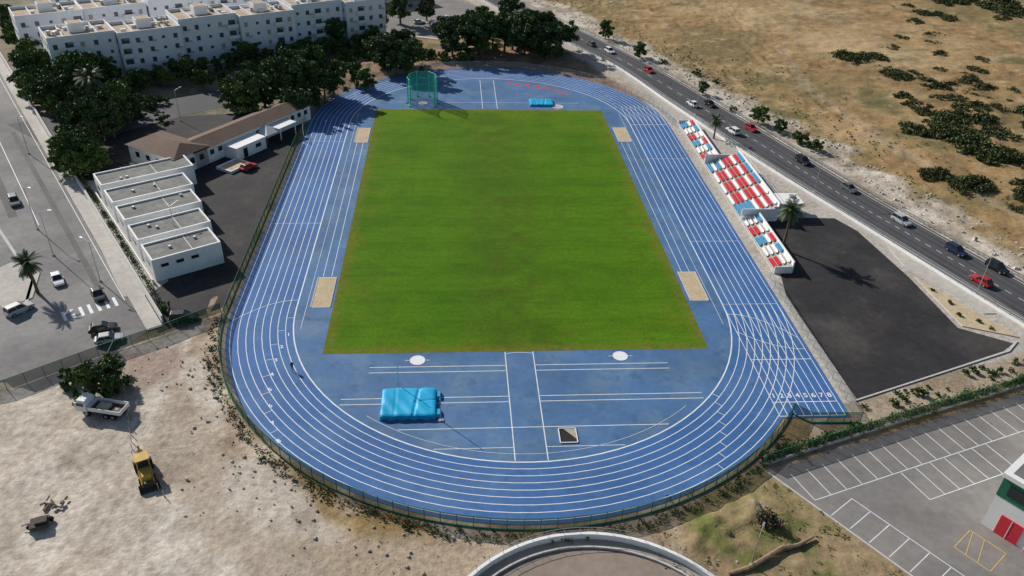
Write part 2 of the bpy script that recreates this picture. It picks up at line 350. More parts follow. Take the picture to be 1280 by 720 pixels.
def textinto(b,body,size,x,y,rot,z,m):
    cu=bpy.data.curves.new('t','FONT'); cu.body=body; cu.size=size; cu.align_x='CENTER'; cu.align_y='CENTER'; cu.offset=.02*size
    o=bpy.data.objects.new('t',cu); COL.objects.link(o); bpy.context.view_layer.update()
    me=bpy.data.meshes.new_from_object(o.evaluated_get(bpy.context.evaluated_depsgraph_get()))
    c,s_=math.cos(rot),math.sin(rot)
    b.add([(x+v.co.x*c-v.co.y*s_,y+v.co.x*s_+v.co.y*c,z) for v in me.vertices],[tuple(p.vertices) for p in me.polygons],m)
    bpy.data.objects.remove(o); bpy.data.curves.remove(cu); bpy.data.meshes.remove(me)
b=MB()
for k in range(8):
    textinto(b,str(k+1),1.35,36.5+1.22*(k+.5),-66.5,0,z2,M_line)
    t=math.radians(190+k*4.6); R=36.5+1.22*(k+.5)
    textinto(b,str(k+1),1.1,R*math.cos(t),-S+R*math.sin(t)-.8,t+math.pi,z2,M_line)
b.obj('lane_numbers')
b=MB()
for i,ch in enumerate('TARANTO'):
    t=math.radians(79-i*5.1); R=32.6; textinto(b,ch,3.4,R*math.cos(t),S+R*math.sin(t),t-math.pi/2,z2,M_red)
b.obj('painted_town_name')
for x,y in((-32.6,-37.1),(32.8,-36.2),(-32.5,34),(33,35.2)):
    b=MB(); b.box((x,y,.055),(3.4,9.6,.05),M_kerb); b.box((x,y,.0845),(3.0,9.1,.01),M_sand)
    b.box((x-1.6,y,.11),(.16,9.5,.06),M_kerb); b.box((x+1.6,y,.11),(.16,9.5,.06),M_kerb)
    b.obj('sand_pit')
for x,y,rr in((-15.8,-56.6,1.2),(15.9,-56.3,1.2),(18.7,55.2,1.6),(-18.3,57.3,1.2)):
    b=MB(); pts=[(x+rr*math.cos(t),y+rr*math.sin(t)) for t in np.linspace(0,2*math.pi,28)[:-1]]
    b.prism(pts,.04,.07,M_seatW if y<0 else M_conc); b.strip([(x+rr*.92*math.cos(t),y+rr*.92*math.sin(t)) for t in np.linspace(0,2*math.pi,28)[:-1]],.16,.078,M_line,closed=True)
    if y<0: b.strip([(x-1.9,y+.02),(x-1.25,y+.02)],.1,.052,M_line); b.strip([(x+1.25,y+.02),(x+1.9,y+.02)],.1,.052,M_line)
    b.obj('throwing_circle')
def landing_mat(name,cx,cy,lx,ly,h):
    e=empty(name,(cx,cy,.04)); b=MB(); nx_,ny_=34,24
    def hh(u,v):
        x=u*lx-lx/2; e_=min(u,1-u)*lx; f_=min(v,1-v)*ly
        crease=.13*math.exp(-((u-.60-.09*v)*lx/.22)**2)+.08*math.exp(-((v-.35-.2*u)*ly/.2)**2)*(u>.6)+.06*math.exp(-((u-.25)*lx/.15)**2)
        return h-0.12*max(0,1-e_/.3)-0.12*max(0,1-f_/.3)+.05*math.sin(x*2.3+v*5)*math.sin(v*9+x)-crease+.03*math.sin(u*23+v*9)
    vs=[(i/nx_*lx-lx/2,j/ny_*ly-ly/2,hh(i/nx_,j/ny_)) for j in range(ny_+1) for i in range(nx_+1)]
    fs=[(j*(nx_+1)+i,j*(nx_+1)+i+1,(j+1)*(nx_+1)+i+1,(j+1)*(nx_+1)+i) for j in range(ny_) for i in range(nx_)]
    b.add(vs,fs,M_cyan)
    rim=[j for j in range(nx_+1)]+[j*(nx_+1)+nx_ for j in range(1,ny_+1)]+[ny_*(nx_+1)+i for i in range(nx_-1,-1,-1)]+[j*(nx_+1) for j in range(ny_-1,0,-1)]
    rv=[vs[k] for k in rim]; n=len(rv)
    b.add(rv+[(x*(1.03+.03*math.sin(k*.7)),y*(1.03+.03*math.cos(k*.9)),0) for k,(x,y,_) in enumerate(rv)],[(n+i,n+(i+1)%n,(i+1)%n,i) for i in range(n)],M_cyan)
    b.obj('cushion',e)
    return e
e=landing_mat('pole_vault_mat',-16.7,-67.0,7.6,5.9,.85)
b=MB()
b.box((4.15,-1.9,.24),(.9,1.5,.48),M_cyan,taper=.75); b.box((4.15,1.9,.24),(.9,1.5,.48),M_cyan,taper=.75)
b.obj('front_wings',e)
b=MB()
for x,y in((4.6,-3.3),(-1.6,3.5)):
    b.cyl((x,y,0),(x,y,5.0),.06,.05,8,M_metal); b.box((x,y,.08),(.8,.5,.16),M_metal); b.cyl((x,y,3.6),(x-.1,y*.86,3.6),.03,.03,6,M_metal)
b.obj('uprights',e)
e=landing_mat('high_jump_mat',14.4,57.6,6.4,4.6,.65)
b=MB()
for x in(-3.6,3.6): b.cyl((x,-2.6,0),(x,-2.6,2.4),.04,.04,6,M_metal); b.box((x,-2.6,.04),(.6,.4,.08),M_metal)
b.obj('uprights',e)
b=MB(); 
for x,y,sx,sy in((5.4,-72.5,2.4,.12),(5.4,-75.3,2.4,.12),(4.2,-73.9,.12,2.7),(6.6,-73.9,.12,2.7)): b.box((x,y,.12),(sx,sy,.14),M_white)
b.sheet([(4.27,-75.24),(6.53,-75.24),(6.53,-72.56),(4.27,-72.56)],.06,M_rub_shade)  # flat black sheet paints the shade of the pit; no recess is cut
b.add([(6.5,-72.6,.12),(6.5,-74.6,.12),(4.9,-72.6,.14)],[(0,1,2)],M_frame); b.obj('open_pit_hatch')
e=empty('hammer_cage',(-18.3,57.0,.04)); b=MB(); nb_=MB(); H=7.2
P=[(-3.2,-2.6),(-4.0,0.2),(-3.4,3.2),(-1.6,5.4),(1.6,5.4),(3.4,3.2),(4.0,0.2),(3.2,-2.6)]
for i,(x,y) in enumerate(P):
    hh=H if i not in(0,7) else H+1.2
    b.cyl((x,y,0),(x,y,hh),.11,.09,8,M_cagep); b.cyl((x,y,hh),(x*.93,y*.93,hh+.1),.05,.05,6,M_cagep); b.box((x*1.06,y*1.06,.15),(.5,.5,.3),M_cagep)
    if i<7:
        x2,y2=P[i+1]; nb_.add([(x*.96,y*.96,.1),(x2*.96,y2*.96,.1),(x2*.96,y2*.96,H-.1),(x*.96,y*.96,H-.1)],[(0,1,2,3)],M_netgreen)
        b.cyl((x,y,H),(x2,y2,H),.07,.07,6,M_cagep); b.cyl((x,y,.15),(x2,y2,.15),.04,.04,6,M_cagep)
        for zz in(1.8,3.6,5.4): b.cyl((x*.96,y*.96,zz),(x2*.96,y2*.96,zz),.03,.03,4,M_cagep)
b.obj('frame',e); nb_.obj('net',e)
# ------------------------------------------------------------------ fences
def fence(name,pts,h,mpanel,mpost,step=2.5,base=None,rails=(1.0,)):
    b=MB()
    for i in range(len(pts)-1):
        (x0,y0),(x1,y1)=pts[i],pts[i+1]; l=math.hypot(x1-x0,y1-y0); n=max(1,round(l/step))
        ang=math.atan2(y1-y0,x1-x0)
        for k in range(n):
            x,y=x0+(x1-x0)*k/n,y0+(y1-y0)*k/n; b.box((x,y,h/2),(.08,.08,h+.08),mpost,ang)
        if mpanel: b.add([(x0,y0,.05),(x1,y1,.05),(x1,y1,h),(x0,y0,h)],[(0,1,2,3)],mpanel)
        for rl in rails: b.cyl((x0,y0,h*rl),(x1,y1,h*rl),.035,.035,4,mpost,caps=False)
        if base: b.box(((x0+x1)/2,(y0+y1)/2,base[0]/2),(l+.02,base[2],base[0]),base[1],ang)
    b.box((pts[-1][0],pts[-1][1],h/2),(.08,.08,h),mpost)
    return b.obj(name)
RF=47.7
arcpts=[(RF*math.cos(math.radians(t)),-S+RF*math.sin(math.radians(t))) for t in np.linspace(180,a1+2,60)]
fence('green_perimeter_fence',[(-47.8,30),(-47.8,10),(-47.8,-20)]+arcpts+[(40.5,-72.4),(47.6,-72.6)],2.0,M_green,M_greenp,base=(.18,M_greenp,.14))
fence('track_fence',[(47.6,-72.6),(47.8,-60),(47.8,-34)],1.4,M_fencegrey,M_metal)
fence('track_fence',[(RF*math.cos(math.radians(t)),S+RF*math.sin(math.radians(t))) for t in np.linspace(195,0,60)],1.8,M_fencegrey,M_metal)
fence('green_yard_fence',[(-48.6,-43),(-56,-49),(-62,-53),(-61.5,-60)],2.0,M_green,M_greenp)
fence('site_fence',[(-61,-55),(-56,-66),(-52,-76),(-46,-83)],1.1,None,M_frame,step=1.6,rails=())
fence('green_yard_fence',[(-62,-53),(-74,-62),(-84,-66)],2.0,M_green,M_greenp)
rf=smooth_line([(30,112),(41,92),(52,54),(63,18),(76,-19),(87,-51),(90,-58)],6)
fence('roadside_fence',rf,1.7,M_fencegrey,M_metal,step=3,base=(.6,M_white,.25))
fence('parking_fence',[(31,-80.3),(53,-72.8),(78,-64.8),(95,-59)],2.0,M_green,M_greenp,step=2.5,base=(.4,M_conc,.25))
# ------------------------------------------------------------------ right road
b=MB(); b.strip(road_c,12,.0,M_road)
for o in(-3.6,-1.9,1.9,3.6): b.strip(road_c,.75,.003,M_roadp,off=o)
b.obj('main_road')
b=MB(); b.strip(offset_line(road_c,-5.3),.13,.007,M_line); b.strip(offset_line(road_c,5.3),.13,.007,M_line)
seg=smooth_line(road_c,2)
for i in range(len(seg)-1):
    if i%2==0: b.strip([seg[i],seg[i+1]],.12,.007,M_line)
b.obj('road_markings')
def curb(name,pts,w,z1=.12,m=M_kerb):
    b=MB(); L_=offset_line(pts,w/2); R_=offset_line(pts,-w/2); b.prism(L_+R_[::-1],-.05,z1,m); return b.obj(name)
curb('pavement',offset_line(road_c[12:],-7.3)[:],2.4,.13,M_conc) 
b=MB()
gr=offset_line(road_c,6.6)
for i in range(12,len(gr)-1):
    (x0,y0),(x1,y1)=gr[i],gr[i+1]; l=math.hypot(x1-x0,y1-y0); a=math.atan2(y1-y0,x1-x0)
    b.box(((x0+x1)/2,(y0+y1)/2,.62),(l,.06,.3),M_metal,a)
    for k in range(2): b.box((x0+(x1-x0)*k/2,y0+(y1-y0)*k/2,.35),(.12,.12,.7),M_metal,a)
b.obj('guard_rail')
b=MB(); b.prism([(53,-12),(60,-10),(70,-10.5),(72.5,-16),(73.5,-25),(74.5,-34),(75,-50),(82,-54.5),(79,-56.5),(49.5,-67.5),(48.8,-40),(50.5,-32),(53,-24)],-.03,.012,M_newasph); b.obj('asphalt_lot')
b=MB(); b.prism([(75.6,-34),(76,-49.6),(84,-53)],-.03,.13,M_sand,M_kerb); b.prism([(75.8,-22),(75.5,-30),(82,-46),(84.6,-46)],-.03,.10,M_conc,M_kerb); b.obj('planter_bed')
curb('kerb',[(49,-67.9),(80,-56.6),(83,-54)],.25,.14)
# ------------------------------------------------------------------ parking right
b=MB(); b.prism([(31,-81.6),(53,-74.2),(78,-66.2),(98,-60),(140,-60),(140,-140),(71,-140)],-.04,.0,M_park); b.obj('parking_lot')
curb('kerb',[(31,-81.6),(42.4,-98.3),(70,-138.6)],.25,.1)
b=MB(); z=.006
def seg_(x0,y0,x1,y1,w=.11,m=M_line): b.strip([(x0,y0),(x1,y1)],w,z,m)
ax=(.945,.31); ay=(.31,-.945)
for i in range(19):
    x,y=34+ax[0]*2.6*i,-82+ax[1]*2.6*i; seg_(x,y,x+ay[0]*4.8,y+ay[1]*4.8)
x,y=34+ay[0]*4.8,-82+ay[1]*4.8; seg_(x,y,x+ax[0]*47,y+ax[1]*47)
px,py=.563,-.826; qx,qy=.826,.563
for i in range(3,22):
    x,y=32.2+px*2.6*i,-82.6+py*2.6*i; seg_(x,y,x+qx*4.6,y+qy*4.6)
x,y=32.2+px*7.8+qx*4.6,-82.6+py*7.8+qy*4.6; seg_(x,y,x+px*46,y+py*46)
z=.010
for i in range(7):
    x,y=50.5+ax[0]*2.6*i,-87.0+ax[1]*2.6*i; seg_(x,y,x-ay[0]*5,y-ay[1]*5)
z=.014; x,y=50.5,-87; seg_(x,y,x+ax[0]*16,y+ax[1]*16)
z=.018; M_yl=mat('yellow_line',(0.55,0.42,0.16),.7,.15,1)
cpl=[(49.6,-94.4),(53.0,-92.0),(55.4,-95.6),(52.0,-98.0)]
for i in range(4): seg_(*cpl[i],*cpl[(i+1)%4],.13,M_yl)
z=.022
for t in (.33,.66): seg_(cpl[0][0]+(cpl[3][0]-cpl[0][0])*t,cpl[0][1]+(cpl[3][1]-cpl[0][1])*t,cpl[1][0]+(cpl[2][0]-cpl[1][0])*(t-.25),cpl[1][1]+(cpl[2][1]-cpl[1][1])*(t-.25),.12,M_yl)
b.obj('parking_markings')
e=empty('sports_hall',(55,-91,0),math.atan2(-.826,.563)); b=MB()
b.box((15,12,2.6),(30,24,5.2),M_white); b.box((15,12,6.7),(30.1,24.1,3.0),M_greenp); b.box((15,12,8.5),(30.6,24.6,.6),M_white); b.box((15,12,8.85),(29,23,.1),M_roofgrey); b.obj('walls',e)
b=MB()
for i in range(9): b.box((2+i*3.0,-.08,6.7),(2.2,.1,1.5),M_glass)
for i in range(7): b.box((-.08,2+i*3.2,6.7),(.1,2.2,1.5),M_glass)
b.obj('windows',e)
b=MB(); b.box((2.8,-.07,1.5),(2.6,.14,3.0),M_seatR); b.box((6.2,-.07,1.5),(2.2,.14,3.0),M_seatR); b.box((2.8,-.15,1.5),(.08,.06,2.9),M_white); b.obj('door',e)
e=empty('circular_arena',(4.6,-109.8,0)); b=MB()
for r0,r1,z1,m in((18.75,18.35,.9,M_white),(17.2,17.0,.3,M_kerb)):
    n=72; vs=[];
    for rr,zz in((r0,-.02),(r0,z1),(r1,z1),(r1,-.02)):
        vs+=[(rr*math.cos(2*math.pi*i/n),rr*math.sin(2*math.pi*i/n),zz) for i in range(n)]
    b.add(vs,[(k*n+i,k*n+(i+1)%n,(k+1)*n+(i+1)%n,(k+1)*n+i) for k in range(3) for i in range(n)],m)
b.obj('rim_wall',e)
b=MB(); 
for i in range(60):
    t=2*math.pi*i/60; t2=2*math.pi*(i+1)/60; p=(18.55*math.cos(t),18.55*math.sin(t)); p2=(18.55*math.cos(t2),18.55*math.sin(t2))
    b.cyl((*p,.9),(*p,1.9),.03,.03,5,M_metal); b.cyl((*p,1.88),(*p2,1.88),.03,.03,4,M_metal,caps=False); b.cyl((*p,1.4),(*p2,1.4),.02,.02,4,M_metal,caps=False)
b.obj('railing',e)
b=MB(); M_cf=mat('arena_floor',(0.27,0.22,0.18),.9,.16,.7,.16,.1); M_cf2=mat('arena_walk',(0.36,0.32,0.28),.9,.14,.9,.1,.1)
b.sheet([(17.0*math.cos(2*math.pi*i/64),17.0*math.sin(2*math.pi*i/64)) for i in range(64)],.02,M_cf)
b.strip([(17.78*math.cos(2*math.pi*i/64),17.78*math.sin(2*math.pi*i/64)) for i in range(64)],1.14,.03,M_cf2,closed=True); b.obj('floor',e)
# ------------------------------------------------------------------ left roads and lots
d=(.535,-.845); nrm=(-.845,-.535)
def LR(s,o): return (-97+d[0]*s+nrm[0]*o,12+d[1]*s+nrm[1]*o)
b=MB(); b.prism([LR(-230,0),LR(71,0),LR(80,14),LR(82,40),LR(60,90),LR(-230,90)],-.04,-.005,M_oldroad)
b.strip([LR(-200,11),LR(18,11)],1.6,-.001,M_oldp); b.strip([LR(-30,4),LR(60,3.2)],1.0,-.001,M_oldp); b.prism([LR(26,22),LR(44,24),LR(42,31),LR(27,30)],-.03,-.001,M_oldp)
b.obj('left_road')
b=MB(); b.strip([LR(-200,7.5),LR(24,7.5)],.15,.003,M_line); b.strip([LR(-200,.6),LR(60,.6)],.12,.003,M_line)
for i in range(10): b.strip([LR(-30+i*2.6,15),LR(-30+i*2.6,19.5)],.12,.003,M_line)
for i in range(7): b.strip([LR(58+i*.0+0,2+i*1.3),LR(61,2+i*1.3)],.5,.003,M_line)
b.obj('left_road_markings')
curb('pavement',[LR(-230,-1.3),LR(71,-1.3)],2.4,.12,M_conc)
curb('kerb',[LR(-40,14.6),LR(20,14.2),LR(45,12),LR(55,15)],.5,.14)
b=MB(); b.prism([LR(36,12.5),LR(43,10.5),LR(51,13),LR(52,17.5),LR(45,19),LR(38,17)],-.03,.14,M_conc,M_kerb); b.obj('traffic_island')
def wall(name,pts,h,t,m):
    b=MB()
    for (x0,y0),(x1,y1) in zip(pts[:-1],pts[1:]):
        b.box(((x0+x1)/2,(y0+y1)/2,h/2),(math.hypot(x1-x0,y1-y0),t,h),m,math.atan2(y1-y0,x1-x0))
        b.box(((x0+x1)/2,(y0+y1)/2,h+.04),(math.hypot(x1-x0,y1-y0),t+.1,.08),M_kerb,math.atan2(y1-y0,x1-x0))
    return b.obj(name)
wall('white_boundary_wall',[LR(-3,-2.8),LR(70,-2.8)],1.3,.25,M_white)
wall('white_boundary_wall',[LR(-160,-2.8),LR(-8,-2.8)],1.3,.25,M_white)
b=MB(); b.prism([(-90,36),(-80,46),(-50,52),(-48.6,40),(-48.4,-41),(-57,-48.5),(-62,-42),(-70,-25),(-90,3),(-101,20)],-.03,.004,M_newasph); b.obj('asphalt_lot')
b=MB(); b.prism([(-92.5,7.5),(-85,8),(-60.0,-33),(-62,-37.5),(-66,-38)],-.02,.05,M_conc); b.obj('paved_terrace')
b=MB(); b.prism([(-120,40),(-100,22),(-90,36),(-79,47),(-60,62),(-70,70)],-.03,-.002,M_road); b.obj('car_park')
A=(-.539,.842); B=(.842,.539); ang=math.atan2(B[1],B[0])
e=empty('changing_room_block',(-61.9,-33.4,0),ang)
wl=MB(); rf_=MB(); wn=MB()
Wd=[12,13.2,14.4,15.6,18.5]
for i,w in enumerate(Wd):
    y0=i*8.8; dpt=6.6; hz=4.0-.12*(i%2)
    cx,cy=w/2,y0+dpt/2
    wl.box((cx,cy,hz/2),(w,dpt,hz),M_white)
    for sx,sy,lx,ly in((0,-dpt/2+.15,w,.3),(0,dpt/2-.15,w,.3),(-w/2+.15,0,.3,dpt-.6),(w/2-.15,0,.3,dpt-.6)):
        wl.box((cx+sx,cy+sy,hz+.2),(lx,ly,.4),M_white)
    rf_.box((cx,cy,hz+.05),(w-.62,dpt-.62,.1),M_roofgrey)
    rg_=random.Random(i)
    for k in range(2): rf_.box((rg_.uniform(2,w-2),cy+rg_.uniform(-2,2),hz+.3),(.5,.4,.4),M_metal,rg_.random()) 
    rf_.box((w*.6,cy,hz+.12),(.12,dpt-.8,.05),M_metal)
    if i<4: 
        wl.box((w/2-1.0,y0+dpt+1.1,1.35),(w-3,2.2,2.7),M_white); rf_.box((w/2-1,y0+dpt+1.1,2.74),(w-3.3,1.9,.08),M_roofgrey)
    for k in range(int(w/2.6)-1): wn.box((2+k*2.6,y0-.03,2.9),(1.3,.08,.6),M_glass)
    wn.box((w+.03,y0+2,1.1),(.08,1.0,2.2),M_seatB); wn.box((w+.03,y0+4.6,1.9),(.08,1.6,1.0),M_glass); wn.box((-.03,y0+3.3,2.6),(.08,2.2,.7),M_glass)
wl.box((-.6,20,.5),(.2,41,1.0),M_white)
wl.obj('walls',e); rf_.obj('roof',e); wn.obj('windows',e)
def gable(b,x0,y0,x1,y1,h,rise,axis,ov=.5,m=M_tile):
    x0-=ov;y0-=ov;x1+=ov;y1+=ov; cx,cy=(x0+x1)/2,(y0+y1)/2
    if axis=='x': R=[(x0+ (y1-y0)*.35,cy,h+rise),(x1-(y1-y0)*.35,cy,h+rise)]; f=[(0,1,5,4),(1,2,5),(2,3,4,5),(3,0,4)]
    else: R=[(cx,y0+(x1-x0)*.35,h+rise),(cx,y1-(x1-x0)*.35,h+rise)]; f=[(0,1,4),(1,2,5,4),(2,3,5),(3,0,4,5)]
    b.add([(x0,y0,h),(x1,y0,h),(x1,y1,h),(x0,y1,h)]+R,f+[(3,2,1,0)],m)
e=empty('tiled_roof_building',(-67.0,14.5,0),math.atan2(.83,.557))
b=MB(); b.box((18,3.5,1.9),(37,7.0,3.8),M_white); b.box((-1.5,7.5,2.1),(9,15,4.2),M_white); b.box((12,-2.2,1.4),(9,4.2,2.8),M_white); b.box((12,-2.2,2.9),(9.2,4.4,.2),M_white)
b.box((24.5,-2.0,3.0),(6,3.6,.15),M_white); 
for x in(22,27): b.box((x,-3.6,1.45),(.2,.2,2.9),M_white)
b.obj('walls',e)
b=MB(); gable(b,-.5,0,36.5,7,3.82,1.3,'x'); gable(b,-6,0,3,15,4.22,1.6,'y'); b.obj('roof',e)
b=MB()
for i in range(14): b.box((4.2+i*2.35,-.04,2.4),(1.1,.08,1.1),M_glass)
for i in range(4): b.box((-6.04,2+i*3.4,2.4),(.08,1.2,1.2),M_glass)
for i in range(3): b.box((-4+i*2.6,-.04,2.3),(1.2,.08,1.3),M_glass)
b.box((10,-4.34,1.2),(1.2,.08,2.2),M_glass); b.box((14,-4.34,1.7),(1.6,.08,.9),M_glass); b.obj('windows',e)
e=empty('white_gazebo',(-55.0,31.0,0),math.atan2(.83,.557)); b=MB()
for x in(-2.4,2.4):
    for y in(-2.4,2.4): b.cyl((x,y,0),(x,y,2.4),.05,.05,6,M_metal)
b.add([(-2.5,-2.5,2.4),(2.5,-2.5,2.4),(2.5,2.5,2.4),(-2.5,2.5,2.4),(0,0,3.7)],[(0,1,4),(1,2,4),(2,3,4),(3,0,4)],M_white); b.box((0,-2.5,2.25),(5,.05,.3),M_white); b.box((0,2.5,2.25),(5,.05,.3),M_white); b.obj('canopy',e)
b=MB(); 
for x,y,sx,sy in((0,-2.2,6,.3),(0,2.2,6,.3),(-2.85,0,.3,4.1),(2.85,0,.3,4.1)): b.box((x,y,.3),(sx,sy,.6),M_white)
b.box((0,0,.2),(5.3,4.0,.4),M_sand); b.obj('white_planter',loc=(-59.5,15,0),rz=math.atan2(.83,.557))
# ------------------------------------------------------------------ apartments
def apartment(loc,rz,L_,D,H_,nst,seed):
    rg=random.Random(seed); e=empty('apartment_block',loc,rz); w=MB(); g=MB(); r_=MB(); bl=MB()
    w.box((L_/2,D/2,H_/2),(L_,D,H_),M_aptw)
    fh=(H_-.6)/nst
    for sx,sy,lx,ly in((L_/2,.12,L_,.24),(L_/2,D-.12,L_,.24),(.12,D/2,.24,D-.48),(L_-.12,D/2,.24,D-.48)): w.box((sx,sy,H_+.5),(lx,ly,1.0),M_aptw)
    r_.box((L_/2,D/2,H_+.06),(L_-.5,D-.5,.12),M_rooftan)
    w.box((L_*.5,D*.6,H_+1.3),(4.0,4.0,2.4),M_aptw); r_.box((L_*.5,D*.6,H_+2.53),(3.6,3.6,.06),M_rooftan)
    for k in (1,3):
        w.box((L_*k/4,D/2,H_+.45),(.2,D-.5,.8),M_aptw)
    nb=int(L_/3.1); bw=L_/nb
    for s in range(nst):
        z0=.9+s*fh
        for k in range(nb):
            x=(k+.5)*bw; t=(k+seed)%5
            if t==1 :
                g.box((x,-.02,z0+.95),(bw*.6,.08,1.9),M_aptglass)
                bl.box((x,-.6,z0-.15),(bw*.98,1.2,.16),M_aptw); bl.box((x,-1.16,z0+.35),(bw*.98,.1,.9),M_aptw)
                bl.box((x-bw*.45,-.6,z0+.35),(.1,1.05,.9),M_aptw); bl.box((x+bw*.45,-.6,z0+.35),(.1,1.05,.9),M_aptw)
                if rg.random()<.4: bl.box((x+.4,-.75,z0+1.75),(1.6,1.0,.05),M_frame)
            elif t==4:
                g.box((x,-.02,z0+1.1),(.8,.08,.8),M_aptglass)
            else:
                g.box((x-.1,-.02,z0+1.05),(1.1,.08,1.3),M_aptglass if rg.random()<.65 else M_frame); bl.box((x-.1,-.12,z0+.3),(1.4,.22,.08),M_aptw)
                if rg.random()<.3: bl.box((x+.95,-.2,z0+.5),(.7,.35,.5),M_kerb)
        for k in range(int(D/4)):
            g.box((-.02,2+k*4,z0+1.05),(.08,1.2,1.3),M_aptglass if rg.random()<.7 else M_frame)
            g.box((L_+.02,2+k*4,z0+1.05),(.08,1.2,1.3),M_aptglass)
            g.box((2+k*4,D+.02,z0+1.05),(1.2,.08,1.3),M_aptglass)
    for k in range(4):
        x,y=rg.uniform(1.5,L_-1.5),rg.uniform(1.5,D-1.5); r_.cyl((x,y,H_+.1),(x,y,H_+1.3),.5,.5,10,M_metal)
        x,y=rg.uniform(1.5,L_-1.5),rg.uniform(1.5,D-1.5); r_.cyl((x,y,H_),(x,y,H_+3.5),.03,.03,5,M_metal)
        x,y=rg.uniform(2,L_-2),rg.uniform(2,D-2); r_.box((x,y,H_+.5),(1.4,.8,.8),M_white)
    w.obj('walls',e); g.obj('windows',e); r_.obj('roof',e); bl.obj('balconies',e)
dirx,diry=.854,.52; rz=math.atan2(diry,dirx)
def AP(s,o): return (-118+dirx*s-diry*o,67+diry*s+dirx*o,0)
for i,(s,o,L_,D,H_,n) in enumerate([(0,0,17,13,12.6,4),(17.2,-2.0,17,13,12.2,4),(34.4,.8,17,13,13.2,4),(51.6,-1.4,17,13,12.6,4),(68.8,1.0,17,13,13.4,4),(86,-1.0,14,13,12.8,4)]):
    apartment(AP(s,o),rz,L_,D,H_,n,i)
for i,(s,o,L_,D,H_,n) in enumerate([(-4,27,18,12,12.8,4),(14.4,29,18,12,12.4,4),(32.8,27.5,18,12,13.2,4),(51.2,29,18,12,12.6,4),(70,27.5,18,12,13,4),(6,52,20,12,13,4),(27,53,20,12,13,4),(48,52,20,12,13,4),(69,54,20,12,13,4)]):
    apartment(AP(s,o),rz,L_,D,H_,n,i+2)
apartment(AP(112,45),rz,24,13,9.5,3,4)
b=MB(); b.prism([AP(-10,13.5)[:2],AP(108,13.5)[:2],AP(108,26)[:2],AP(-10,26)[:2]],-.03,.0,M_park); b.obj('courtyard_road')
b=MB(); b.prism([(-36,152),(-34,128),(-12,120),(4,134),(0,165),(-20,200)],-.03,.0,M_park); b.obj('street')
curb('pavement',[(-34,127),(-12,119),(5,133)],2,.12,M_conc)
# ------------------------------------------------------------------ grandstand
e=empty('grandstand',(0,0,0)); cn=MB(); st=MB()
def sect(y0,y1,rows,x0=49.2,rise=.34,tread=.85,kind='n'):
    for r_ in range(rows):
        x=x0+r_*tread; zt=.5+rise*r_
        cn.box((x+tread/2,(y0+y1)/2,zt/2),(tread,y1-y0,zt),M_conc)
        y=y0+.35
        P_=4.0 if kind=='n' else 5.4
        while y<y1-.3:
            blk=int((y-y0)/P_); fr=((y-y0)%P_)
            if fr>.9:
                if kind=='n': m=[M_seatR,M_seatW,M_seatB][(blk+(r_>1))%3] if r_!=2 else M_seatW
                else:
                    m=M_seatR if (r_%3!=0) else M_seatW
                    if blk==0 : m=M_seatB if r_<4 else (M_seatR if r_%2 else M_seatW)
                    if blk>=4 and r_<3: m=M_seatB if r_!=1 else M_seatW
                    if r_==rows-1: m=M_seatB if blk>1 else M_seatW
                st.box((x+.42,y,zt+.2),(.42,.42,.08),m); st.box((x+.64,y,zt+.42),(.07,.42,.42),m); st.box((x+.42,y,zt+.08),(.1,.1,.16),M_metal)
            y+=.5
    xb=x0+rows*tread; hb=.5+rise*rows
    cn.box((xb+.12,(y0+y1)/2,(hb+.5)/2),(.24,y1-y0,hb+.5),M_white)
    for yy in(y0-.1,y1+.1): cn.box((x0+rows*tread/2,yy,hb/2*.8),(rows*tread,.18,hb*.8),M_white)
sect(17.0,41.8,4,kind='n'); sect(-11.5,16.2,9,kind='w'); sect(-32,-12.3,4,kind='n')
cn.obj('terraces',e); st.obj('seats',e)
b=MB(); yy=-32
while yy<42: b.cyl((48.95,yy,0),(48.95,yy,1.1),.03,.03,5,M_white); yy+=2
for zz in(.6,1.1): b.cyl((48.95,-32,zz),(48.95,42,zz),.03,.03,5,M_white)
for yy in range(-11,17,3): b.cyl((57.2,yy,3.4),(57.2,yy,4.6),.03,.03,5,M_white)
b.cyl((57.2,-11.4,4.6),(57.2,16.1,4.6),.03,.03,5,M_white)
b.obj('handrail',e)
e=empty('press_box',(60.4,-7.5,0)); b=MB(); b.box((0,0,1.5),(4.4,4.4,3.0),M_white); b.box((0,0,3.1),(5,5,.2),M_white); b.box((.8,.6,3.45),(1,.8,.5),M_metal); b.obj('walls',e)
b=MB(); b.box((-2.23,0,1.9),(.08,3.2,1.0),M_glass); b.box((0,-2.23,1.8),(1.6,.08,1.0),M_glass); b.box((1.5,-2.23,1.05),(.9,.08,2.1),M_seatB); b.obj('windows',e)
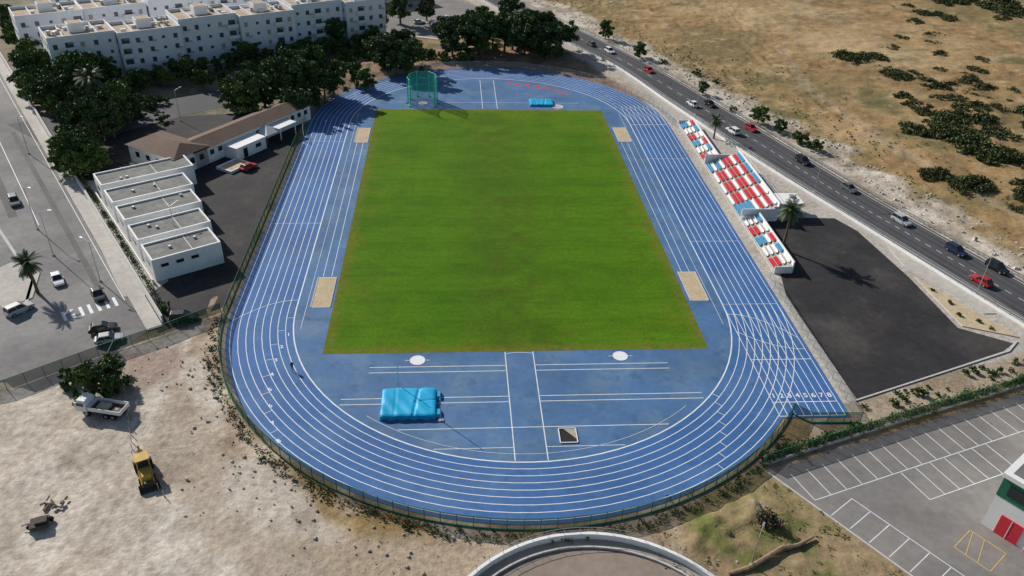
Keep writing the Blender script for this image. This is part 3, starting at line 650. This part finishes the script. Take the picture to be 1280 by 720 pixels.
# ------------------------------------------------------------------ trees
def leafquads(b,c,rad,n,size,mats,rg,flat=.75):
    for _ in range(n):
        while True:
            p=Vector((rg.uniform(-1,1),rg.uniform(-1,1),rg.uniform(-1,1)))
            if p.length<1: break
        p=p*(.55+.55*rg.random())
        q=Vector(c)+Vector((p.x*rad,p.y*rad,p.z*rad*flat))
        a=Vector((rg.gauss(0,1),rg.gauss(0,1),rg.gauss(0,.6)+.3)).normalized(); d2=a.orthogonal().normalized(); d2=(Matrix.Rotation(rg.random()*6.28,3,a)@d2); e2=a.cross(d2)
        s_=size*rg.uniform(.6,1.3)
        b.add([q-d2*s_,q-e2*s_*.6,q+d2*s_,q+e2*s_*.6],[(0,1,2,3)],rg.choice(mats))
def tree_mesh(name,h,cr,seed,mats,shape='round',nclump=46,per=75,leaf=.34):
    rg=random.Random(seed); b=MB(); th=h*(.16 if shape=='round' else .1)
    b.cyl((0,0,0),(rg.uniform(-.2,.2),rg.uniform(-.2,.2),h*.6),.028*h+.05,.015*h,8,M_trunk)
    lob=[(rg.uniform(0,6.28),rg.uniform(.7,1.25)) for _ in range(5)]
    for i in range(nclump):
        t=rg.random(); a=rg.uniform(0,6.28)
        wob=1+.28*math.sin(a*2+lob[0][0])+.16*math.sin(a*3+lob[1][0])
        if shape=='cyp': zz=th+(h-th)*t; rr=cr*(1-t)**.6*rg.uniform(.1,.9); cl=cr*.55*(1.15-t)
        elif shape=='umb': zz=h*rg.uniform(.5,.95); rr=cr*wob*math.sqrt(rg.random())*(1-.35*max(0,(zz/h-.75)*4)); cl=cr*rg.uniform(.2,.33)
        else:
            zz=th+(h-th)*(.08+.88*t); rr=cr*wob*math.sqrt(max(0.02,1-((zz-(h*.5))/(h*.52))**2))*rg.uniform(.25,1.0); cl=cr*rg.uniform(.16,.36)
        c=(rr*math.cos(a),rr*math.sin(a),zz)
        if i%4==0: b.cyl((0,0,h*rg.uniform(.25,.5)),(c[0]*.9,c[1]*.9,c[2]),.012*h,.02,5,M_trunk,caps=False)
        ms=mats[:2] if rg.random()<.5 else mats[1:]
        leafquads(b,c,cl,int(per*(cl/cr/.27)**1.5)+12,leaf,ms,rg)
    o=b.obj(name); me=o.data; bpy.data.objects.remove(o); return me
LM=[M_leafA,M_leafB,M_leafC]
tm=[tree_mesh('tree_a',7.5,3.6,1,LM),tree_mesh('tree_b',8.5,4.0,2,LM),tree_mesh('tree_c',7,3.4,3,[M_leafA,M_leafB,M_leafB]),tree_mesh('tree_d',8,3.7,14,[M_leafB,M_leafC,M_leafC])]
tp=[tree_mesh('pine_a',10,4.4,4,[M_leafA,M_leafA,M_leafB],'umb',52,80),tree_mesh('pine_b',11,4.0,5,[M_leafA,M_leafB,M_leafB],'round',60,75),tree_mesh('pine_c',10,4.2,15,[M_leafA,M_leafA,M_leafC],'round',55,75)]
tcy=tree_mesh('cyp_a',11,2.0,6,[M_leafA,M_leafA,M_leafB],'cyp',44,70,.28)
tbush=[tree_mesh('bush_a',3.0,2.2,8,LM,'round',22,70,.24),tree_mesh('bush_b',2.4,1.9,9,LM,'round',18,70,.22)]
CX,CY,CZ=-9.95,-153.52,76.1
def crown(gx,gy,hc):
    k=hc/CZ; return gx+(CX-gx)*k, gy+(CY-gy)*k
rt=random.Random(5)
def put(kind,gx,gy,hc=4.5,sc=1.0):
    x,y=crown(gx,gy,hc); r_=rt.random()*6.28
    if kind=='t': inst(rt.choice(tm),'broadleaf_tree',(x,y,0),r_,sc,sc*rt.uniform(.85,1.1))
    elif kind=='p': inst(rt.choice(tp),'pine_tree',(x,y,0),r_,sc,sc*rt.uniform(.85,1.1))
    elif kind=='c': inst(tcy,'cypress_tree',(x,y,0),r_,sc)
    else: inst(rt.choice(tbush),'bush',(x,y,0),r_,sc,sc*rt.uniform(.8,1.1))
for i in range(50):
    s_=rt.uniform(-62,8); o=rt.uniform(4,22)*(1 if s_<-12 else .5)
    x,y=-97+d[0]*s_-nrm[0]*o,12+d[1]*s_-nrm[1]*o
    inst(rt.choice(tm+tp[:2]),'broadleaf_tree',(x,y,0),rt.random()*6.28,rt.uniform(.65,1.15))
for i in range(18):
    s_=rt.uniform(-130,-62); o=rt.uniform(4,16); x,y=-97+d[0]*s_-nrm[0]*o,12+d[1]*s_-nrm[1]*o
    inst(rt.choice(tm),'broadleaf_tree',(x,y,0),rt.random()*6.28,rt.uniform(.8,1.15))
for i in range(24):
    s_=i*4.1+rt.uniform(-1,1); o=-rt.uniform(4.5,9.5); x,y,_=AP(s_,o)
    inst(rt.choice(tm),'broadleaf_tree',(x,y,0),rt.random()*6.28,rt.uniform(.5,.95))
for i in range(18):
    s_=rt.uniform(0,70); o=-rt.uniform(9,20); x,y,_=AP(s_,o)
    inst(rt.choice(tm+tbush),'broadleaf_tree',(x,y,0),rt.random()*6.28,rt.uniform(.6,.9))
for x,y,s_ in [(-73,66,.9),(-69,60,1),(-65,58,1.15),(-63,66,1.2),(-59,70,1),(-67,64,1.1),(-40,86,.9),(-36,80,.7)]:
    put('t',x,y,4.2,s_)
for x,y,s_ in [(-57,78,1.15),(-54,72,1.2),(-56,64,1.1),(-51,80,1.1),(-49,68,1.0),(-53,60,.9),(-45,76,.9),(-60,74,1.1),(-52,66,1.1),(-47,72,1.0),(-30,98,1.1),(-27,104,1.2),(-24,96,1.0),(-28,110,1.1),(-33,104,1.1)]:
    put(rt.choice('ppc'),x,y,5,s_)
for x,y,s_ in [(-10,116,1.1),(-5,122,1.1),(0,118,1.2),(-2,128,1),(8,122,1.3),(13,118,1.3),(18,124,1.3),(22,114,1.2),(26,119,1.2),(16,132,1.2),(10,138,1.1),(24,130,1.1),(-8,132,1),(2,150,1),(12,155,1.1),(-45,140,1),(-38,150,1.1),(-50,128,.9),(4,126,1.2),(11,126,1.3),(20,120,1.3),(15,122,1.2),(-12,124,1.0),(28,126,1.0),(-4,140,1.0),(-30,160,1.1),(-20,165,1)]:
    put('p',x,y,5,s_)
for i in range(34): put('b',rt.uniform(-46,-4),rt.uniform(94,110),1.2,rt.uniform(.6,1.2))
for i in range(12): put('b',rt.uniform(-98,-80),rt.uniform(44,58),1,rt.uniform(.6,1.0))
for x,y,k,s_ in [(45,132,'t',.7),(53,110,'t',.65),(65,74,'t',.5),(74,50,'t',.65),(78,44,'t',.5),(81,36,'b',1.2),(83,31,'b',1.0),(68,92,'b',.9),(60,104,'b',.7),(72,84,'b',.6),(70,60,'b',.7)]:
    put(k,x,y,2.5,s_)
put('t',-63,-61,2.0,.6); put('t',-61,-58,2.0,.62); put('t',-60,-61.5,1.8,.5); put('b',-66,-60,1,1.1); put('b',-59.5,-62,1,1.0)
for i in range(26):
    s_=rt.random(); put('b',50+s_*36,-69.6+s_*12.6+rt.uniform(-1.5,1.5),.5,.16+.22*rt.random())
for x,y in((77,-38),(78,-42),(77.5,-46),(80,-48),(81,-50)): put('b',x,y,.4,.25)
bm_=[]
for sd_ in(1,2,3,4):
    rg=random.Random(sd_*9); b=MB()
    for i in range(30):
        a=rg.uniform(0,6.28); rr=math.sqrt(rg.random())*2.6
        leafquads(b,(rr*math.cos(a)*1.3,rr*math.sin(a),.5+.5*(1-rr/3)*rg.random()*2.6),.85,60,.22,rg.choice([[M_shA,M_shB],[M_shB,M_shC],[M_shA,M_shA,M_shB]]),rg,.9)
    o=b.obj('s'); bm_.append(o.data); bpy.data.objects.remove(o)
def scrub(x,y,sc): 
    if x-road_x(y)<13: return
    o=inst(rt.choice(bm_),'scrub_bush',(x,y,.3),rt.random()*6.28,sc); o.scale=(sc,sc*rt.uniform(.7,1.1),sc*.95)
for x,y,s_,n,sp in [(124,101,1.9,9,5),(130,99,1.8,6,3),(127,92,1.2,6,5),(131,84,1.3,8,5),(112,36,1.6,4,2.5),(106,3,1.7,4,2.5),(103,9,1.3,3,2),(126,21,1.9,12,6),(119,30,1.6,8,4),(135,66,1.5,12,6),(139,74,1.3,9,6),(140,53,1.8,16,8),(130,44,1.7,16,8),(123,36,1.4,9,6),(122,58,1.0,7,5),(129,80,1.2,9,6),(150,40,1.8,18,10),(182,160,1.6,9,8),(221,170,2.0,12,12),(205,185,1.7,9,10),(165,130,1.2,9,9),(140,110,1.0,7,8),(152,75,1.3,12,9),(136,10,1.6,14,8),(118,-8,1.1,7,6),(125,0,1.4,9,6),(160,95,1.2,9,9),(112,-30,.9,6,4),(148,20,1.6,12,8),(170,60,1.4,12,10)]:
    for i in range(n): scrub(x+rt.gauss(0,sp*.55),y+rt.gauss(0,sp*.65),s_*rt.uniform(.25,.95))
b=MB(); rg=random.Random(77)
for i in range(1700):
    y=rg.uniform(-60,250); x=float(road_x(y))+11+abs(rg.gauss(0,1))*62
    if vn(np.array([x]),np.array([y]),22,5)[0]<.45 and rg.random()<.8: continue
    s_=rg.uniform(.2,.75); leafquads(b,(x,y,s_*.4+.6),s_,8,.22,rg.choice([[M_shA,M_shB],[M_shC,M_shB]]),rg,.7)
b.obj('low_scrub')
b=MB()
for i in range(420):
    a=rg.uniform(math.radians(182),math.radians(318)); rr=rg.uniform(48.1,49.8); leafquads(b,(rr*math.cos(a),-S+rr*math.sin(a),.25),.45,9,.16,[M_leafA,M_leafB,M_shB],rg,.6)
for i in range(220):
    t=rg.random(); x,y=31+t*62,-79.6+t*20; leafquads(b,(x+rg.gauss(0,.2),y+rg.gauss(0,.4)+.3,.5),.8,28,.18,LM,rg,.9)
for i in range(200):
    x,y=rg.uniform(14,44),rg.uniform(-102,-84)
    if x-31>(-82-y)*.68: continue
    leafquads(b,(x,y,.1),.5,8,.14,[M_shC,M_leafC,M_shB],rg,.4)
for i in range(160):
    s_=rg.uniform(0,68); x,y=LR(s_,-3.9); leafquads(b,(x,y,.4),.7,20,.16,LM,rg,.8)
b.obj('weeds_and_hedge')
b=MB()
for i in range(70): leafquads(b,(28+rg.gauss(0,.9),-90+rg.gauss(0,.7),rg.uniform(.2,1.5)),.5,14,.16,[M_leafA,M_trunk,M_rust],rg,.9)
b.cyl((28,-90,0),(28.3,-90,1.8),.1,.04,6,M_trunk); b.obj('dark_bush')
def palm_mesh(h,fr,seed):
    rg=random.Random(seed); b=MB(); pts=[(0,0,0),(.15,0,h*.4),(.1,.1,h*.8),(.2,.15,h)]
    for p,q_,r0,r1 in zip(pts[:-1],pts[1:],(.32,.24,.2),(.24,.2,.22)): b.cyl(p,q_,r0,r1,9,M_trunk)
    for i in range(46):
        a=rg.uniform(0,6.28); el=rg.uniform(-.6,1.3); L_=fr*rg.uniform(.85,1.1); p=Vector(pts[-1]); n=8; prev=p; dirv=Vector((math.cos(a)*math.cos(el),math.sin(a)*math.cos(el),math.sin(el)))
        side=Vector((-math.sin(a),math.cos(a),0))
        for k in range(n):
            nxt=prev+dirv*(L_/n); w=.55*math.sin(math.pi*(k+.8)/(n+1))+.05
            for sg in(-1,1):
                for kk in range(2):
                    o=prev.lerp(nxt,kk/2); b.add([o,o+dirv*.2,o+side*sg*w+dirv*.3-Vector((0,0,w*.5))],[(0,1,2)],M_palm)
            prev=nxt; dirv=(dirv+Vector((0,0,-.17))).normalized()
    o=b.obj('p'); me=o.data; bpy.data.objects.remove(o); return me
pm=palm_mesh(8.5,3.0,1); pm2=palm_mesh(6,2.8,2)
inst(pm,'palm_tree',(53.9,-23.4,0),0); inst(pm2,'palm_tree',(56.3,33,0),1,.8); inst(pm2,'palm_tree',(-80.5,-36.5,0.1),2,.95); inst(pm,'palm_tree',(-98,42,0),2,1.3)
# ------------------------------------------------------------------ vehicles
def car_mesh(color,name,suv=False):
    m=mat('carpaint_'+name,color,.3,.02,1.0,spec=.5); b=MB()
    L_,W_,H_=(4.4,1.82,1.65) if suv else (4.25,1.76,1.46)
    bh=.98 if suv else .88
    st_=[(-L_/2,.42,bh-.18,W_*.40),(-L_/2+.18,.24,bh-.02,W_*.47),(-L_*.3,.2,bh+.02,W_*.5),(0,.2,bh,W_*.5),(L_*.22,.2,bh-.04,W_*.5),(L_*.38,.22,bh-.14,W_*.48),(L_/2-.1,.26,bh-.26,W_*.44),(L_/2,.38,bh-.38,W_*.36)]
    vs=[]
    for x,z0,z1,w in st_:
        vs+=[(x,-w*.96,z0),(x,-w,(z0+z1)/2),(x,-w*.9,z1),(x,w*.9,z1),(x,w,(z0+z1)/2),(x,w*.96,z0)]
    fs=[]
    for i in range(len(st_)-1):
        for j in range(6):
            a=i*6+j;c=i*6+(j+1)%6; fs.append((a,c,c+6,a+6))
    fs+=[(5,4,3,2,1,0),tuple((len(st_)-1)*6+j for j in range(6))]; b.add(vs,fs,m)
    xb0,xb1=(-L_*.47,L_*.22) if suv else (-L_*.42,L_*.2); xt0,xt1=(-L_*.42,L_*.06) if suv else (-L_*.30,L_*.03)
    wb,wt=W_*.45,W_*.37
    c=[(xb0,-wb,bh-.02),(xb1,-wb,bh-.04),(xb1,wb,bh-.04),(xb0,wb,bh-.02),(xt0,-wt,H_-.04),(xt1,-wt,H_-.04),(xt1,wt,H_-.04),(xt0,wt,H_-.04)]
    b.add(c,[(0,1,5,4),(1,2,6,5),(2,3,7,6),(3,0,4,7)],M_glass)
    b.add([(xt0-.03,-wt-.02,H_-.05),(xt1+.03,-wt-.02,H_-.05),(xt1+.03,wt+.02,H_-.05),(xt0-.03,wt+.02,H_-.05),(xt0+.1,-wt+.12,H_),(xt1-.1,-wt+.12,H_),(xt1-.1,wt-.12,H_),(xt0+.1,wt-.12,H_)],[(0,1,5,4),(1,2,6,5),(2,3,7,6),(3,0,4,7),(4,5,6,7)],m)
    for sg in(-1,1):
        for (xa,xb) in((xb0,xt0),(xb1,xt1),((xb0+xb1)/2,(xt0+xt1)/2)): b.cyl((xa,sg*wb,bh-.03),(xb,sg*wt,H_-.04),.05,.04,5,m)
        for x in(-L_*.3,L_*.31):
            b.cyl((x,sg*(W_/2-.2),.32),(x,sg*(W_/2+.02),.32),.33,.33,14,M_rub_shade); b.cyl((x,sg*(W_/2-.1),.32),(x,sg*(W_/2+.04),.32),.19,.19,10,M_metal)
        b.box((L_*.47,sg*W_*.33,bh-.38),(.12,.34,.14),M_white); b.box((-L_*.485,sg*W_*.36,bh-.22),(.1,.26,.16),M_seatR); b.box((L_*.14,sg*(W_*.5+.06),bh+.02),(.16,.16,.12),m)
    o=b.obj('c'); me=o.data; bpy.data.objects.remove(o); return me
CARS={}
pal=dict(white=(.75,.75,.75),black=(.015,.015,.017),grey=(.12,.125,.13),silver=(.42,.43,.44),red=(.42,.02,.03),navy=(.02,.03,.07))
def car(x,y,hd,color,suv=False,name='car'):
    k=(color,suv)
    if k not in CARS: CARS[k]=car_mesh(pal[color],color+str(suv),suv)
    inst(CARS[k],name,(x,y,.01),hd)
def rh(x,y):
    i=min(range(len(road_c)-1),key=lambda i:(road_c[i][0]-x)**2+(road_c[i][1]-y)**2); a,c=road_c[i],road_c[i+1]; return math.atan2(c[1]-a[1],c[0]-a[0])
for x,y,c,s_,f in [(37,115,'grey',0,1),(42,107,'white',1,0),(51,87,'red',0,0),(57,57,'white',0,1),(62,57,'black',0,0),(62.5,37,'white',1,1),(68,39,'red',0,0),(74,18,'black',1,0),(79,3,'grey',0,0),(83.5,-12.5,'silver',1,0),(88.5,-25,'navy',1,0),(93,-31.5,'black',1,0),(87.2,-36,'red',0,1),(97,-40,'white',0,0)]:
    car(x,y,rh(x,y)+(math.pi if f else 0),c,bool(s_))
la=math.atan2(d[1],d[0])
for x,y,h_,c,s_ in [(-78.6,-33,la,'white',0),(-99,-3,la,'grey',1),(-81,-42,la+1.9,'silver',1),(-70,-38,la,'black',0),(-63.8,-50.5,.3,'silver',0),(-65.8,-47.6,.3,'black',0),(-54,-45,.1,'black',1),(-56,14,.9,'red',0),(-48,88,.5,'white',0),(-22,140,.4,'white',0),(-16,136,.4,'grey',0),(-20,152,.4,'silver',0),(-12,146,.4,'white',0)]:
    car(x,y,h_,c,bool(s_),'parked_car')
def wheels(b,pts,r,w):
    for x,y in pts: b.cyl((x,y-w/2,r),(x,y+w/2,r),r,r,16,M_rub_shade); b.cyl((x,y-w/2-.02,r),(x,y+w/2+.02,r),r*.5,r*.5,10,M_metal)
b=MB(); wheels(b,[(-1.9,-.85),(-1.9,.85),(-.9,-.85),(-.9,.85),(2.0,-.85),(2.0,.85)],.45,.35)
b.box((0,0,.8),(6.6,.9,.25),M_rust); b.box((2.6,0,1.55),(1.7,2.1,1.5),M_white); b.box((2.5,0,2.45),(1.35,1.9,.32),M_white,taper=.9); b.box((3.3,0,1.95),(.4,1.8,.7),M_glass); b.box((2.6,0,2.0),(1.1,2.14,.5),M_glass)
b.box((-.9,0,1.15),(4.8,2.2,.12),M_rust)
for x,y,sx,sy in((-.9,-1.1,4.8,.08),(-.9,1.1,4.8,.08),(-3.3,0,.08,2.2),(1.5,0,.08,2.2)): b.box((x,y,1.5),(sx,sy,.62),M_white)
b.box((-.3,0,1.45),(1.6,1.2,.4),M_frame); b.box((-2.2,.3,1.4),(1.2,1.0,.3),M_stone,taper=.5); b.obj('tipper_truck',loc=(-58.6,-67.4,0),rz=2.9)
b=MB(); wheels(b,[(-1.3,-.85),(-1.3,.85)],.75,.5); wheels(b,[(1.4,-.8),(1.4,.8)],.5,.4)
b.box((.6,0,1.1),(2.4,1.2,.8),M_yellow,taper=.9); b.box((-.7,0,1.9),(1.4,1.5,1.4),M_glass,taper=.92); b.box((-.7,0,2.68),(1.6,1.7,.12),M_yellow); b.box((-.9,0,1.0),(1.8,1.3,.5),M_yellow)
for sx_ in(-1,1):
    for sy_ in(-1,1): b.cyl((-.7+sx_*.68,sy_*.73,1.2),(-.7+sx_*.64,sy_*.69,2.62),.07,.07,5,M_yellow)
b.add([(2.5,-1.2,.2),(2.5,1.2,.2),(3.3,1.2,.15),(3.3,-1.2,.15),(2.5,-1.2,1.0),(2.5,1.2,1.0)],[(0,1,2,3),(0,1,5,4),(0,3,4),(1,2,5)],M_rust)
for y in(-.7,.7): b.cyl((.3,y,1.4),(2.5,y,.6),.1,.1,6,M_yellow)
b.cyl((-1.8,0,1.0),(-2.6,0,2.9),.16,.13,6,M_yellow); b.cyl((-2.6,0,2.9),(-3.5,0,1.3),.13,.1,6,M_yellow); b.box((-3.4,0,1.0),(.6,.7,.6),M_rust); b.obj('backhoe_loader',loc=(-49.3,-79.3,0),rz=-1.1)
for (x,y,k) in((-59,-87,0),(-58.6,-83.8,1)):
    b=MB(); rg2=random.Random(k)
    if k==0:
        b.box((0,0,.5),(2.0,1.6,.5),M_rust,.3); b.box((.2,.1,.9),(1.3,1.0,.3),M_rust,.3); b.cyl((-1,-.6,.35),(-1,-.3,.35),.35,.35,10,M_rub_shade); b.cyl((.9,.6,.35),(.9,.9,.35),.35,.35,10,M_rub_shade); b.cyl((-.8,0,.6),(-2.0,-.3,.4),.06,.06,5,M_rust)
        b.obj('rubble_trailer',loc=(x,y,0))
    else:
        for i in range(14): b.box((rg2.gauss(0,.8),rg2.gauss(0,.5),.15+rg2.random()*.3),(rg2.uniform(.3,1),rg2.uniform(.1,.4),.15),rg2.choice([M_rust,M_rust,M_trunk]),rg2.random()*3)
        b.obj('scrap_pile',loc=(x,y,0))
b=MB(); rg2=random.Random(4)
for i in range(420):
    a=rg2.uniform(math.radians(190),math.radians(300)); rr=49.5+abs(rg2.gauss(0,5)); x,y=rr*math.cos(a),-S+rr*math.sin(a)
    if math.hypot(x-4.6,y+109.8)<20: continue
    s_=.05+.2*rg2.random()**3; b.box((x,y,.06+rg2.random()*.08),(s_*2,s_*1.4,s_),rg2.choice([M_stone,M_stone,M_conc]),rg2.random()*3,taper=.6)
for i in range(700):
    y=rg2.uniform(-50,120); x=float(road_x(y))+9+rg2.random()*12; s_=.1+.35*rg2.random()**3
    b.box((x,y,.05+rg2.random()*.2),(s_*2,s_*1.4,s_*1.2),rg2.choice([M_stone,M_kerb,M_conc]),rg2.random()*3,taper=.6)
b.obj('rubble_stones')
b=MB(); lp=[(21,-97.2,.25),(23.5,-96.6,.35),(26,-95.3,.4),(28.4,-94.0,.35),(30.5,-93.6,.3),(33,-92.4,.3)]
for p_,q_,r0,r1 in zip(lp[:-1],lp[1:],(.22,.34,.3,.36,.26),(.34,.3,.36,.26,.14)): b.cyl(p_,q_,r0,r1,8,mat('dead_wood',(.27,.19,.12),.9,.3,2.0,bump=.5))
for k in range(7): 
    p_=lp[1+k%4]; b.cyl(p_,(p_[0]+rg2.uniform(-1.5,1.5),p_[1]+rg2.uniform(-1,1),p_[2]+rg2.uniform(.1,.7)),.07,.02,5,M_trunk)
b.obj('fallen_log')
def lamp(x,y,h,rz,arm=1.5):
    b=MB(); b.cyl((0,0,0),(0,0,h),.09,.05,7,M_metal); b.box((0,0,.15),(.35,.35,.3),M_conc)
    b.cyl((0,0,h-.05),(arm,0,h+.25),.04,.04,5,M_metal); b.box((arm+.3,0,h+.26),(.7,.25,.12),M_metal)
    b.obj('street_lamp',loc=(x,y,0),rz=rz)
for x,y,h_,r_ in [(-90,-14,9,-.55),(-107,22,9,-.55),(-71.5,-33,8,2.6),(-83,-24,9,0),(-62,-20,8,1),(-79,43,8,1),(-66,52,8,1),(-93,30,8,0),(70.5,2,9,.3),(56,50,9,.3),(43,86,9,.3),(84,-40,9,.3),(24,-96,5,1)]: lamp(x,y,h_,r_)
# ------------------------------------------------------------------ people
def person(x,y,rz,shirt,trou,phase=.35):
    J=[(0,0,.95),(0,0,1.2),(0,0,1.42),(0,.01,1.52),(0,.02,1.64), (0,-.19,1.40),(0.06,-.25,1.13),(.2,-.24,.92),(0,.19,1.40),(-.05,.25,1.13),(-.02,.26,.88),
       (0,-.1,.9),(phase*.55,-.1,.5),(phase*.5,-.1,.08),(phase*.5+.16,-.1,.04),(0,.1,.9),(-phase*.25,.1,.5),(-phase*.9,.1,.1),(-phase*.9+.14,.1,.04)]
    E=[(0,1),(1,2),(2,3),(3,4),(2,5),(5,6),(6,7),(2,8),(8,9),(9,10),(0,11),(11,12),(12,13),(13,14),(0,15),(15,16),(16,17),(17,18)]
    Rr=[.14,.13,.14,.055,.085,.065,.05,.035,.065,.05,.035,.095,.065,.045,.04,.095,.065,.045,.04]
    me=bpy.data.meshes.new('p'); me.from_pydata(J,E,[]); o=bpy.data.objects.new('pedestrian',me); COL.objects.link(o)
    sk=o.modifiers.new('s','SKIN'); 
    for i,v in enumerate(me.skin_vertices[0].data): v.radius=(Rr[i],Rr[i]*(1.2 if i in(0,1,2) else 1)); v.use_root=(i==0)
    ss=o.modifiers.new('u','SUBSURF'); ss.levels=1
    bpy.context.view_layer.update()
    m2=bpy.data.meshes.new_from_object(o.evaluated_get(bpy.context.evaluated_depsgraph_get())); o.modifiers.clear(); o.data=m2
    skin=mat('skin',(.45,.28,.2),.6,.05,1); hair=mat('hair',(.03,.02,.015),.7,.1,1); sh=mat('shirt'+str(shirt),shirt,.8,.1,1); tr=mat('trousers'+str(trou),trou,.8,.1,1)
    m2.materials.clear()
    for mm in(tr,sh,skin,hair,M_rub_shade): m2.materials.append(mm)
    for p in m2.polygons:
        c=p.center; p.material_index=4 if c.z<.1 else 0 if c.z<.98 and abs(c.y)<.2 else (2 if (c.z>1.5 or (abs(c.y)>.2 and c.z<1.18)) else 1)
        if c.z>1.66 or (c.z>1.58 and c.x<-.02): p.material_index=3
    o.location=(x,y,.04); o.rotation_euler[2]=rz
person(-34.4,-58.6,-1.2,(.05,.06,.1),(.03,.03,.04)); person(-58.2,-41,.6,(.6,.6,.6),(.04,.04,.06),.2); person(-57.2,-41.8,2.6,(.05,.05,.06),(.05,.06,.12),.15)
# ------------------------------------------------------------------ light
el=math.radians(31); sd3=Vector((-.69,.72,0)).normalized()
sv=Vector((sd3.x*math.cos(el),sd3.y*math.cos(el),math.sin(el)))
ld=bpy.data.lights.new('sun','SUN'); ld.energy=5.0; ld.angle=math.radians(.5); ld.color=(1,.95,.87)
lo=bpy.data.objects.new('sun',ld); COL.objects.link(lo); lo.rotation_euler=sv.to_track_quat('Z','Y').to_euler()
w=bpy.data.worlds.new('World'); scene.world=w; w.use_nodes=True; nt=w.node_tree
sky=nt.nodes.new('ShaderNodeTexSky'); sky.sky_type='NISHITA'; sky.sun_disc=False; sky.sun_elevation=el; sky.sun_rotation=math.atan2(sd3.x,sd3.y); sky.altitude=50
bg=nt.nodes['Background']; bg.inputs[1].default_value=.08; nt.links.new(sky.outputs[0],bg.inputs[0])
scene.view_settings.view_transform='Standard'; scene.view_settings.look='None'; scene.view_settings.exposure=0
# ------------------------------------------------------------------ camera
pitch,yaw,roll,f=.57414,.085756,.037441,988.67
fw=Vector((math.sin(yaw)*math.cos(pitch),math.cos(yaw)*math.cos(pitch),-math.sin(pitch)))
r0=Vector((math.cos(yaw),-math.sin(yaw),0)); u0=r0.cross(fw)
rr=r0*math.cos(roll)+u0*math.sin(roll); uu=-r0*math.sin(roll)+u0*math.cos(roll)
cd=bpy.data.cameras.new('camera'); cd.sensor_width=36; cd.lens=f/1280*36; cd.clip_end=9000; cd.clip_start=1
co=bpy.data.objects.new('camera',cd); COL.objects.link(co)
Mx=Matrix((rr,uu,-fw)).transposed().to_4x4(); Mx.translation=Vector((CX,CY,CZ)); co.matrix_world=Mx
scene.camera=co
